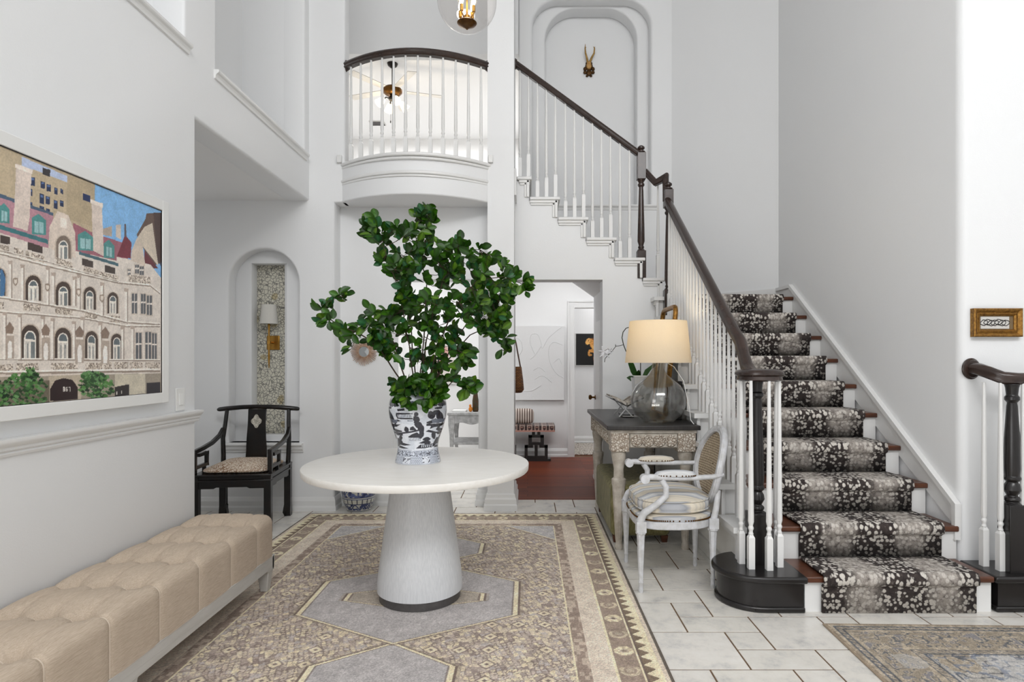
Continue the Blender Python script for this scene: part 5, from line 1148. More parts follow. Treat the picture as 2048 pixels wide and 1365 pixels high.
        o = mb.build('nailhead_trim', M['dark_brass'], ar, **kw); o['kind'] = 'stuff'
cane_chair()

# ---------------------------------------------------------------- console table with carved apron
CX0, CX1, CY0, CY1, CZ = .56, 1.152, 4.12, 5.50, .87
def console():
    t = NT('carved_limewash'); v = t.co('Object'); vo = t.vor(v, 46, 'SMOOTH_F1'); n1 = t.noise(v, 70, 3); c_ = t.vor(v, 55, 'DISTANCE_TO_EDGE'); q_ = t.math('ADD', t.math('MULTIPLY', c_.outputs['Distance'], 1.5), t.math('MULTIPLY', n1, .35))
    c = t.ramp(q_, [(.20, rgb(138, 120, 103)), (.38, rgb(202, 191, 177)), (.6, rgb(224, 217, 206))]); t.bump(q_, .9, .008); M['carved'] = t.set(c, .75)
    lw = pm('limewashed_wood', rgb(206, 199, 188), .65, var=(18, rgb(170, 160, 146), .34), bump=(50, .3, .003)); kk = thing('console_table', 'dark topped console table with carved limewashed apron beside the stairs', 'table', ((CX0+CX1)/2, (CY0+CY1)/2, 0))
    t = NT('dark_slate_top'); v = t.co('Object', (20, 3, 1)); M['slate'] = t.set(t.ramp(t.noise(v, 3, 5), [(.3, rgb(38, 36, 36)), (.7, rgb(58, 54, 52))]), .35)
    MB().box(CX0-.015, CX1+.03, CY0-.015, CY1, CZ-.032, CZ).build('tabletop', M['slate'], kk, bevel=.005)
    a = CZ-.034; mb = MB(); x0, x1, y0, y1 = CX0+.02, CX1-.0, CY0+.02, CY1-.02
    mb.box(x0, x1, y0+.012, y1-.012, a-.125, a); mb.box(x0-.01, x1+.01, y0-.008, y1+.008, a-.022, a)
    ap = mb.build('apron', lw, kk, bevel=.003)
    bl = .115
    mb = MB()
    for x in (x0, x1-bl):
        for y in (y0, y1-bl): mb.box(x-.004, x+bl+.004, y-.004, y+bl+.004, a-.15, a-.018)
    # corner blocks, each its own part, carved panels and rosettes
    mb.bm.free()
    for x in (x0, x1-bl):
        for y in (y0, y1-bl): MB().box(x-.004, x+bl+.004, y-.004, y+bl+.004, a-.15, a-.018).build('corner_block', M['carved'], kk, bevel=.004)
    MB().box(x0+bl+.01, x1-bl-.01, y0-.006, y0+.02, a-.118, a-.026).build('carved_panel', lw, ap, bevel=.003)
    MB().box(x0-.006, x0+.02, y0+bl+.02, y1-bl-.02, a-.118, a-.026).build('carved_panel', lw, ap, bevel=.003)
    def ros(p, R):
        m = MB(); m.lathe([(0, .0), (.042, .0), (.042, .006), (.036, .010), (.032, .005), (.026, .004), (.02, .009), (.012, .005), (.010, .011), (0, .013)], p, 24, R)
        for k in range(8): q = R @ Vector((.027*math.cos(PI*k/4), .027*math.sin(PI*k/4), .006)); m.sphere((p[0]+q.x, p[1]+q.y, p[2]+q.z), .0075, 8, 5)
        return m.build('rosette', M['carved'], ap, smooth=60)
    zc = a-.072; n = 4; L = x1-x0-2*bl-.03
    for k in range(n): ros((x0+bl+.015+L*(k+.5)/n, y0-.006, zc), Matrix.Rotation(PI/2, 3, 'X'))
    n = 10; L = y1-y0-2*bl-.05
    for k in range(n): ros((x0-.006, y0+bl+.025+L*(k+.5)/n, zc), Matrix.Rotation(-PI/2, 3, 'Y'))
    for x in (x0+.055, x1-.055):
        for y in (y0+.055, y1-.055):
            mb = MB(); n = 20; loops = []
            for z, r, fl in ((0, .024, 0), (.02, .028, 0), (.04, .022, 0), (.05, .02, 0), (.07, .024, .14), (.40, .043, .14), (.44, .045, .0), (.46, .05, 0), (.49, .05, 0), (.50, .036, 0), (.56, .034, 0), (.62, .045, 0), (.66, .052, 0), (.69, .05, 0), (CZ-.15, .05, 0)):
                loops.append([(x+r*(1-fl*(k % 2))*math.cos(2*PI*k/n), y+r*(1-fl*(k % 2))*math.sin(2*PI*k/n), z) for k in range(n)])
            mb.ring(loops).build('leg', lw, kk, smooth=35)
console()
# ottoman under it
t = NT('green_velvet'); v = t.co('Object', (1, 1, .3)); f = t.noise(v, 38, 6, .7); t.bump(f, .4, .004)
M['velvet'] = t.set(t.ramp(f, [(.3, rgb(82, 78, 46)), (.55, rgb(124, 118, 76)), (.75, rgb(164, 156, 114))]), .9, Sheen_Weight=.1)
ot = thing('velvet_ottoman', 'green velvet cube ottoman pushed under the console table', 'ottoman', (.815, 4.80, 0))
MB().box(.60, 1.03, 4.33, 5.28, .045, .415).build('upholstery', M['velvet'], ot, bevel=.04, seg=4)
for x in (.64, .99):
    for y in (4.37, 5.24): MB().frustum((x, y, 0), (.018, .018), (x, y, .05), (.025, .025)).build('foot', M['tread'], ot)

# ---------------------------------------------------------------- things on the console
def glass(name, col=(1, 1, 1), ior=1.45, rough=0.0):
    t = NT(name);     tr = t.n('ShaderNodeBsdfTransparent'); tr.inputs[0].default_value = tuple(col)+(1,); lwt = t.n('ShaderNodeLayerWeight'); frp = t.math('MULTIPLY_ADD', t.math('POWER', lwt.outputs['Facing'], 3.0 if ior > 1.3 else 4.0), .7, .09 if ior > 1.5 else .03)
    gl = t.n('ShaderNodeBsdfGlossy'); gl.inputs['Roughness'].default_value = .02; m = t.n('ShaderNodeMixShader'); t.l(frp, m.inputs[0]); t.l(tr.outputs[0], m.inputs[1]); t.l(gl.outputs[0], m.inputs[2])
    nz = t.noise(t.co('Object'), 3, 2); t.set(t.ramp(nz, [(.3, (1., 1., 1.)), (.7, (.99, .99, .99))]))
    t.l(m.outputs[0], t.t.nodes['Material Output'].inputs[0]); return t.m
M['glass'] = glass('clear_glass', (.90, .90, .89), 1.6)
M['bulb'] = pm('lit_bulb', (1, 1, 1), .5); M['bulb'].node_tree.nodes['Principled BSDF'].inputs['Emission Color'].default_value = (1, .82, .5, 1); M['bulb'].node_tree.nodes['Principled BSDF'].inputs['Emission Strength'].default_value = 9
def lamp():
    Yl = 4.33; x = X(1316, Yl); y = Yl; z0 = CZ
    lp = thing('table_lamp', 'lit table lamp with ivory shade and clear glass bottle base on the console', 'lamp', (x, y, z0))
    pr = [(0, .012), (.09, .008), (.10, .002), (.108, .002), (.115, .012), (.165, .05), (.197, .11), (.205, .16), (.197, .21), (.165, .265), (.115, .305), (.07, .34), (.05, .375), (.043, .41), (.041, .445)]
    pr = [(r*.965, z) for r, z in pr]
    inn = [(r-.006 if r > .02 else 0, z+.004) for r, z in pr[2:]][::-1]
    MB().lathe([(a, z0+b) for a, b in pr]+[(a, z0+b) for a, b in inn]+[(0, z0+.02)], (x, y, 0), 48).build('glass_base', M['glass'], lp, smooth=60)
    MB().lathe([(0, .44), (.046, .44), (.048, .455), (.02, .46), (.012, .48), (.012, .53), (0, .53)], (x, y, z0), 24).build('neck_cap', M['brass'], lp, smooth=40)
    shade(lp, x, y, Z(726, Yl), Z(643, Yl), .234, .203, M['shade_warm'], 56)
    zb = (Z(726, Yl)+Z(643, Yl))/2+.03
    mb = MB()
    for k in range(3): a = 2*PI*k/3; mb.tube([(x, y, Z(652, Yl)), (x+.202*math.cos(a), y+.202*math.sin(a), Z(646, Yl))], .0025, 6)
    mb.tube([(x, y, z0+.52), (x, y, Z(650, Yl))], .004, 6); mb.build('shade_fitter', M['brass'], lp)
    MB().sphere((x, y, zb), (.03, .03, .042), 16, 10).build('light_bulb', M['bulb'], lp, smooth=60)
    d = bpy.data.lights.new('lamp_light', 'POINT'); d.energy = 3.2; d.color = (1, .80, .52); d.shadow_soft_size = .06; o = bpy.data.objects.new('lamp_light', d); C.objects.link(o); o.location = (0, 0, zb+.07-z0); o.parent = lp
    MB().tube([(x+.04, y-.02, z0+.44), (x+.10, y-.06, z0+.40), (x+.16, y-.09, z0+.30), (x+.19, y-.14, z0+.10), (1.135, 4.19, z0+.03), (1.15, 4.16, z0+.004)], .003, 6).build('cord', M['white_plastic'], lp, smooth=60)
lamp()
# leaning frame with rounded corners
def leaning():
    l = thing('leaning_frame', 'gilt rounded frame with a white mat leaning against the stair balusters behind the lamp', 'picture frame', (1.10, 4.78, CZ))
    ya, yb_, h_ = 4.66, 5.10, .86
    def pt(y, z, o=0): return (1.065+.085*z/h_+o, y, CZ+.004+z)
    r = .06; P = [(ya, .02), (ya, h_-r)]+[(ya+r-r*math.cos(a), h_-r+r*math.sin(a)) for a in (PI/8, PI/4, 3*PI/8)]+[(ya+r, h_), (yb_-r, h_)]+[(yb_-r+r*math.sin(a), h_-r+r*math.cos(a)) for a in (PI/8, PI/4, 3*PI/8)]+[(yb_, h_-r), (yb_, .02)]
    MB().tube([pt(*p) for p in P], .02, 8, closed=True).build('gilt_frame', M['gilt'], l, smooth=60)
    mb = MB(); Q = [(y*.0+y, z) for y, z in P]; f = [pt(y, min(z, h_*.80), -.004) for y, z in ((ya+.02, .03), (ya+.02, .62), (yb_-.02, .62), (yb_-.02, .03))]; b = [(p[0]+.012, p[1], p[2]) for p in f]
    mb.ring([f, b]); mb.build('mat_board', M['white_plastic'], l)
    def quad(y0, y1, z0, z1, off, mat, nm):
        f = [pt(y, z, off) for y, z in ((y0, z0), (y0, z1), (y1, z1), (y1, z0))]; return MB().ring([f, [(p[0]+.006, p[1], p[2]) for p in f]]).build(nm, mat, l)
    quad(ya+.015, ya+.05, .03, .62, -.012, M['black_paint'], 'dark_border'); quad(yb_-.09, yb_-.05, .03, .62, -.012, M['black_paint'], 'dark_border')
    quad(ya+.16, yb_-.16, .15, .50, -.009, pm('grey_sketch', rgb(150, 146, 140), .8, var=(14, rgb(210, 206, 198), .35)), 'sketch')
leaning()
bb = thing('black_box', 'black lacquer box standing on the console against the stairs', 'box', (1.12, 4.55, CZ))
MB().box(1.10, 1.15, 4.485, 4.615, CZ+.0005, CZ+.23).build('box_body', M['lacquer'], bb, bevel=.004); MB().box(1.097, 1.153, 4.48, 4.618, CZ+.232, CZ+.29).build('lid', M['black_paint'], bb, bevel=.006)
# orchid
def orchid():
    Yo = 5.20; x = X(1284, Yo); o = thing('orchid_plant', 'white orchid in a square white pot behind the table lamp', 'plant', (x, Yo, CZ))
    mb = MB(); mb.ring([[(x-h, Yo-h, CZ+z), (x+h, Yo-h, CZ+z), (x+h, Yo+h, CZ+z), (x-h, Yo+h, CZ+z)] for h, z in ((.058, .001), (.08, .30), (.083, .30), (.083, .316), (.074, .316), (.072, .28))]); mb.build('pot', M['white_plastic'], o, bevel=.004)
    MB().box(x-.07, x+.07, Yo-.07, Yo+.07, CZ+.27, CZ+.285).build('moss', pm('dry_moss', rgb(96, 92, 60), .95, var=(60, rgb(60, 58, 36)), bump=(80, 1, .01)), o)
    def P(px, py, dy=0): return (X(px, Yo+dy), Yo+dy, Z(py, Yo+dy))
    lm = pm('orchid_leaf', rgb(46, 86, 30), .35, var=(20, rgb(34, 66, 24)))
    for pts, w_ in (([P(1275, 760), P(1268, 745), P(1262, 728, -.04), P(1259, 718, -.06)], .028), ([P(1275, 760), P(1264, 752, -.03), P(1257, 756, -.05), P(1262, 762, -.07)], .02), ([P(1285, 760), P(1296, 740, .04), P(1312, 728, .1), P(1320, 735, .14)], .026), ([P(1280, 760), P(1276, 746, -.05), P(1278, 740, -.09)], .022)):
        V = []; n = len(pts); mb = MB(); loops = []
        for i, p in enumerate(pts):
            k = (.6, 1, .9, .1)[min(3, int(i*3.99/(n-1)))]; loops.append([(p[0]-w_*k, p[1], p[2]), (p[0], p[1]+.003, p[2]-.006), (p[0]+w_*k, p[1], p[2]), (p[0], p[1]-.003, p[2]-.003)])
        mb.ring(loops).build('leaf', lm, o, smooth=70)
    sm = pm('orchid_stem', rgb(46, 42, 38), .6, var=(50, rgb(66, 70, 44)))
    MB().tube([P(1281, 755), P(1281, 720, .02), P(1262, 712, .02), P(1252, 703), P(1247, 690), P(1244, 676), P(1246, 665), P(1252, 657), P(1262, 654, .01), P(1275, 656, .03)], .0042, 6).build('stem', sm, o, smooth=60)
    MB().tube([P(1247, 690), P(1239, 692), P(1232, 693), P(1231, 689), P(1231, 694), P(1224, 703), P(1215, 712), P(1210, 718), P(1209, 725)], .003, 6).build('stem', sm, o, smooth=60)
    pw = pm('orchid_petal', rgb(240, 240, 242), .6, var=(30, rgb(226, 226, 230)))
    for px, py, s_ in ((1207, 703, 1.25), (1213, 709, 1.0), (1220, 702, .8), (1204, 710, .8)):
        c = Vector(P(px, py, -.01)); mb = MB()
        for k in range(5):
            a = 2*PI*k/5+px; d = Vector((math.cos(a), -.25, math.sin(a))); R = d.to_track_quat('Z', 'Y').to_matrix(); mb.sphere(c+d*.018*s_, (.013*s_, .005*s_, .021*s_), 8, 6, R)
        mb.sphere(c+Vector((0, -.008, 0)), .006*s_, 8, 6); mb.build('flower', pw, o, smooth=70)
orchid()
# book stand with an open book
def book_stand():
    Yb = 4.70; s = thing('book_stand', 'clear crossed book stand on the console left of the lamp', 'book stand', (.80, Yb, CZ))
    for y in (Yb, Yb+.26):
        for a, b in (((.715, CZ+.004), (.84, CZ+.15)), ((.82, CZ+.004), (.69, CZ+.15))): MB().tube([(a[0], y, a[1]), (b[0], y, b[1])], .005, 6).build('leg', pm('acrylic', rgb(206, 206, 206), .1, bump=(30, .01)), s)
    MB().tube([(.74, Yb-.01, CZ+.01), (.90, Yb-.01, CZ+.01)], .004, 6).build('foot_bar', bpy.data.materials['acrylic'], s)
    k = thing('open_book', 'open book with black covers lying on the crossed book stand', 'book', (.80, Yb+.13, CZ+.1)); pg = pm('printed_page', rgb(216, 210, 200), .7, var=(16, rgb(120, 108, 96), .42))
    for sx, nm in ((-1, 'page_block'), (1, 'page_block')):
        P = [(.775+sx*.005, CZ+.095), (.775+sx*.06, CZ+.128), (.775+sx*.125, CZ+.158), (.775+sx*.125, CZ+.172), (.775+sx*.06, CZ+.150), (.775+sx*.005, CZ+.115)]
        MB().prism(P, 'y', Yb-.01, Yb+.27).build(nm, pg, k)
        Q = [(.775, CZ+.084), (.775+sx*.132, CZ+.150), (.775+sx*.132, CZ+.156), (.775, CZ+.090)]; MB().prism(Q, 'y', Yb-.02, Yb+.28).build('cover', M['black_paint'], k)
    kb = thing('stacked_book', 'dark closed book lying flat under the crossed book stand', 'book', (.78, Yb+.12, CZ))
    MB().box(.745, .835, Yb+.02, Yb+.24, CZ+.001, CZ+.02).build('book_body', M['lacquer'], kb, bevel=.003)
book_stand()

# ---------------------------------------------------------------- small gilt picture at right
def gilt_picture():
    Yg = YRW; x0, x1, z0, z1 = X(1948, Yg-.03), X(2046, Yg-.03), Z(674, Yg-.03), Z(617, Yg-.03); cx, cz = (x0+x1)/2, (z0+z1)/2
    g = thing('gilt_picture', 'small gilt framed ink drawing on the wall above the right handrail', 'picture', (cx, Yg, cz))
    fw = .042; mb = MB(); pr = [(0, 0), (0, .03), (.006, .034), (.014, .030), (.024, .022), (.034, .026), (fw, .018), (fw, 0)]
    loops = []
    for sx, sz_ in ((-1, -1), (1, -1), (1, 1), (-1, 1)): loops.append([((cx+sx*((x1-x0)/2-a)), Yg-.001-b, cz+sz_*((z1-z0)/2-a)) for a, b in pr])
    mb.ring(loops, closed=True); fr = mb.build('frame', M['gilt'], g)
    mb = MB(); a = .030; n = 0
    for k in range(34):
        f = (k+.5)/34; 
        for zz in (z0+a, z1-a): mb.sphere((x0+a+(x1-x0-2*a)*f, Yg-.027, zz), .0032, 6, 4)
    for k in range(16):
        f = (k+.5)/16
        for xx in (x0+a, x1-a): mb.sphere((xx, Yg-.027, z0+a+(z1-z0-2*a)*f), .0032, 6, 4)
    o = mb.build('beading', M['gilt'], fr); o['kind'] = 'stuff'
    MB().box(x0+fw-.002, x1-fw+.002, Yg-.014, Yg-.002, z0+fw-.002, z1-fw+.002).build('mat_board', pm('mat_card', rgb(118, 98, 70), .8, bump=(60, .1)), g)
    MB().box(x0+fw+.006, x1-fw-.006-.018, Yg-.016, Yg-.0135, z0+fw+.004, z1-fw-.004).build('paper', pm('drawing_paper', rgb(206, 203, 198), .8, bump=(60, .1)), g)
    mb = MB(); xa, xb = x0+fw+.014, x1-fw-.034
    for k in range(7):
        c0 = xa+(xb-xa)*(k+.5)/7; P = [(c0+.019*math.cos(2*PI*i/20)+.004*math.sin(i), Yg-.0165, cz+.016*math.sin(2*PI*i/20)+.003*math.sin(k*2)) for i in range(20)]; mb.tube(P, .0022, 5, closed=True)
    mb.build('ink_drawing', M['black_paint'], g)
gilt_picture()

# ---------------------------------------------------------------- deer trophy in the upper niche
def trophy():
    Yt = NY+.2; x, z = X(1180, Yt), Z(128, Yt); s = Yt/F; t_ = thing('antler_mount', 'small gilt antler trophy on a carved plaque in the upper niche', 'wall ornament', (x, Yt, z))
    def P(px, py, d=0): return (X(px, Yt-d), Yt-d, Z(py, Yt-d))
    dg = pm('dark_carved_gilt', rgb(96, 64, 22), .45, .6, var=(60, rgb(50, 32, 12)), bump=(80, .8, .01))
    mb = MB()
    for px, py, rx, rz in ((1178, 133, 7.5, 9), (1178, 146, 6, 6), (1170, 138, 3.5, 4), (1186, 138, 3.5, 4), (1170, 145, 3.5, 3.5), (1186, 145, 3.5, 3.5), (1174, 152, 2.6, 2.4), (1182, 152, 2.6, 2.4), (1178, 127, 7, 4)): c = P(px, py, .012); mb.sphere(c, (rx*s, .014, rz*s), 12, 8)
    mb.build('plaque', dg, t_, smooth=60)
    mb = MB(); mb.sphere(P(1178, 132, .03), (5.2*s, .02, 6*s), 14, 10); mb.sphere(P(1178, 126, .035), (4.4*s, .018, 3*s), 12, 8); mb.build('skull_cap', pm('aged_bone', rgb(206, 164, 100), .5, var=(50, rgb(170, 122, 60))), t_, smooth=60)
    am = pm('gilt_antler', rgb(176, 140, 74), .4, .4, var=(40, rgb(130, 98, 44)), bump=(60, .5, .004))
    MB().tube([P(1175.5, 124, .035), P(1173.5, 115, .05), P(1171, 106, .07), P(1170.3, 97, .08), P(1170.5, 88, .08)], [.014, .012, .010, .008, .002], 8).build('antler', am, t_, smooth=60)
    MB().tube([P(1180, 124, .035), P(1183.5, 115, .05), P(1188, 107, .07), P(1189, 98, .08), P(1189.6, 93, .08)], [.014, .012, .010, .008, .002], 8).build('antler', am, t_, smooth=60)
    mb = MB(); mb.tube([P(1170.4, 97, .08), P(1172.3, 94, .085)], [.006, .002], 6); mb.build('tine', am, t_); mb = MB(); mb.tube([P(1189, 97, .08), P(1186.5, 93, .085)], [.006, .002], 6); mb.build('tine', am, t_)
trophy()

# ---------------------------------------------------------------- globe pendant
def pendant():
    Yp = 3.9; x = X(934, Yp); r = .191; zc = Z(62, Yp)+r; p = thing('globe_pendant', 'clear glass globe pendant with brass candle cluster hanging over the hall', 'pendant lamp', (x, Yp, zc+r))
    MB().sphere((x, Yp, zc), r, 48, 32).build('glass_globe', M['globe'], p, smooth=80)
    MB().lathe([(0, -.186), (.005, -.182), (.012, -.174), (.056, -.150), (.064, -.140), (.058, -.134), (0, -.13)], (x, Yp, zc), 36).build('bowl', M['dark_brass'], p, smooth=40)
    mb = MB(); mb.lathe([(.02, -.124), (.02, -.095), (.006, -.09), (.005, .2), (.03, .205), (.03, .23), (.008, .235), (.008, HT-zc), (0, HT-zc)], (x, Yp, zc), 16); mb.build('stem', M['brass'], p, smooth=40)
    MB().lathe([(0, HT-.03), (.06, HT-.03), (.065, HT), (0, HT)], (x, Yp, 0), 24).build('canopy', M['brass'], p, smooth=40)
    for k in range(4):
        a = PI/4+PI/2*k+.2; cx, cy = x+.055*math.cos(a), Yp+.055*math.sin(a)
        cd_ = MB().tube([(x+.015*math.cos(a), Yp+.015*math.sin(a), zc-.115), (x+.035*math.cos(a), Yp+.035*math.sin(a), zc-.112), (cx, cy, zc-.095), (cx, cy, zc-.08)], .0045, 8).build('candle_arm', M['brass'], p, smooth=60)
        MB().lathe([(.009, -.085), (.011, -.085), (.011, -.045), (.0, -.045)], (cx, cy, zc), 12).build('candle_tube', M['brass'], cd_, smooth=40)
        MB().lathe([(0, -.045), (.007, -.043), (.014, -.02), (.012, .0), (.004, .025), (0, .035)], (cx, cy, zc), 12).build('light_bulb', M['bulb'], cd_, smooth=60)
M['globe'] = glass('globe_glass', (.965, .95, .94), 1.25)
pendant()

# ---------------------------------------------------------------- loft: ceiling fan and vent
def fan():
    Yf = 8.5; x = X(785, Yf); zc = 5.5; f = thing('ceiling_fan', 'bronze ceiling fan with lit tulip shades in the room past the balcony', 'ceiling fan', (x, Yf, zc))
    MB().lathe([(0, -.06), (.03, -.058), (.065, -.03), (.075, 0), (0, 0)], (x, Yf, zc), 24).build('canopy', M['black_metal'], f, smooth=50)
    zm = Z(183, Yf)-zc
    MB().lathe([(.012, zm+.05), (.012, -.04)], (x, Yf, zc), 10).build('downrod', M['black_metal'], f)
    MB().lathe([(0, zm-.06), (.09, zm-.055), (.135, zm-.02), (.14, zm+.015), (.11, zm+.05), (.04, zm+.07), (0, zm+.075)], (x, Yf, zc), 28).build('motor', M['dark_brass'], f, smooth=50)
    wm = pm('pale_fan_blade', rgb(226, 224, 220), .5, var=(8, rgb(212, 209, 204)))
    for k in range(5):
        a = 2*PI*k/5+.3; d = Vector((math.cos(a), math.sin(a), 0)); n = Vector((-d.y, d.x, .12)); c = Vector((x, Yf, zc+zm+.005)); P = [c+d*.16-n*.05, c+d*.68-n*.07, c+d*.70+n*.05, c+d*.16+n*.05]; up = Vector((0, 0, .008))
        MB().ring([P, [q+up for q in P]]).build('blade', wm, f)
    mb = MB(); mb.lathe([(0, zm-.13), (.05, zm-.125), (.06, zm-.1), (.03, zm-.06), (0, zm-.05)], (x, Yf, zc), 20); mb.build('light_fitter', M['black_metal'], f, smooth=50)
    sh = pm('lit_tulip_glass', rgb(255, 244, 220), .4); b = sh.node_tree.nodes['Principled BSDF']; b.inputs['Emission Color'].default_value = (1, .84, .58, 1); b.inputs['Emission Strength'].default_value = 2.4
    for k in range(4):
        a = PI/2*k+.5; d = Vector((math.cos(a), math.sin(a), 0)); c = Vector((x, Yf, zc+zm-.11)); e = c+d*.12+Vector((0, 0, -.02))
        ar = MB().tube([c+d*.04, c+d*.09+Vector((0, 0, .01)), e], .008, 8).build('light_arm', M['black_metal'], f, smooth=60)
        ax = (d+Vector((0, 0, -1.0))).normalized(); R = ax.to_track_quat('Z', 'Y').to_matrix()
        MB().lathe([(0, 0), (.03, .005), (.045, .04), (.055, .09), (.062, .12), (.05, .118), (0, .10)], e, 20, R).build('lamp_shade', sh, ar, smooth=60)
    MB().tube([(x-.015, Yf-.03, zc+zm-.12), (x-.02, Yf-.03, zc+zm-.42)], .002, 5).build('pull_chain', M['black_metal'], f)
    MB().sphere((x-.02, Yf-.03, zc+zm-.44), (.008, .008, .02), 8, 6).build('pull_knob', M['black_metal'], f)
    ff = point('fan_light', (0, 0, -1.0), 12, .12, (1, .86, .65)); ff.parent = f
fan()
yv = F*(5.5-H)/(CY-246); vv_ = thing('ceiling_vent', 'grey louvred air vent on the loft ceiling beyond the balcony', 'vent', (X(755, yv), yv, 5.5))
xv = X(755, yv); MB().box(xv-.13, xv+.13, yv-.1, yv+.1, 5.488, 5.4995).build('frame', M['trim_grey'], vv_, bevel=.003)
for k in range(6): MB().box(xv-.115, xv+.115, yv-.085+.03*k, yv-.07+.03*k, 5.480, 5.488).build('slat', M['grey_metal'], vv_)

# ---------------------------------------------------------------- recess: starburst mirror and garden stool
def sunburst():
    x, z = X(728, YR-.01), Z(704, YR-.01); s = thing('starburst_mirror', 'small round mirror with a spiky driftwood starburst frame behind the branches', 'mirror', (x, YR, z))
    dw = pm('pinkish_driftwood', rgb(158, 122, 100), .7, var=(40, rgb(200, 172, 150), .35), bump=(80, .4, .003)); mb = MB(); R2 = random.Random(2)
    for k in range(46):
        a = 2*PI*k/46; L = R2.uniform(.105, .128); d = (math.cos(a), math.sin(a)); off = R2.uniform(-.004, .006)
        mb.tube([(x+d[0]*.05, YR-.012, z+d[1]*.05), (x+d[0]*L, YR-.016+off, z+d[1]*L)], [.005, .0028], 5)
    mb.lathe([(.056, 0), (.056, .014), (.05, .02), (.046, .016), (.046, 0)], (x, YR-.002, z), 32, Matrix.Rotation(PI/2, 3, 'X'))
    mb.build('frame', dw, s, smooth=50); MB().lathe([(0, .0), (.047, .0), (.047, .014), (0, .015)], (x, YR-.001, z), 32, Matrix.Rotation(PI/2, 3, 'X')).build('mirror_glass', M['mirror'], s)
sunburst()
def stool():
    x, y, h_ = X(718, 5.29), 5.29, .45; nu, nv = 200, 160; u, v = np.meshgrid(np.linspace(-PI, PI, nu), np.linspace(0, 1, nv))
    col = np.ones((nv, nu, 3))*np.array(rgb(196, 196, 188)); blue = np.array(rgb(44, 56, 100)); n1 = vnoise((nv, nu), (18, 40)); n2 = vnoise((nv, nu), (26, 60)); fl = np.array(rgb(90, 104, 150))
    def mk(m, c): col[m] = c
    mk((v > .30) & (v < .70) & (n1 > .5), blue); mk((v > .30) & (v < .70) & (n2 > .66), fl); mk(((v > .05) & (v < .16) | (v > .84) & (v < .95)) & (n2 > .5), blue)
    fu = u*20/(2*PI); fu = fu-np.floor(fu)-.5
    for c in (.215, .785): mk(np.hypot(fu*.315*.5, (v-c)*.45) < .022, blue*.6)
    for c in (.03, .17, .265, .30, .70, .735, .83, .97): mk(abs(v-c) < .007, blue)
    sc2 = u*9/(2*PI); sc2 = abs(sc2-np.floor(sc2)-.5); mk((v > .05) & (v < .17) & (abs((v-.05)/.12-2*sc2) < .14), blue)
    r = .098+.052*np.sin(PI*np.clip(v, .0, 1))**.8; r = np.where((abs(v-.215) < .05) | (abs(v-.785) < .05), r+.004, r)
    t_ = thing('garden_stool', 'blue and white ceramic garden stool behind the round table', 'stool', (x, y, 0))
    P = np.stack([r*np.sin(u), -r*np.cos(u), v*h_], -1); grid_mesh('stool_body', P[:, :-1], col[:, :-1], M['porcelain'], t_, closed=True)
    MB().lathe([(0, h_-.012), (.07, h_-.006), (.098, h_-.001), (.092, h_-.02), (0, h_-.03)], (0, 0, 0), 40).build('seat', M['white_plastic'], t_, local=True, smooth=50)
stool()

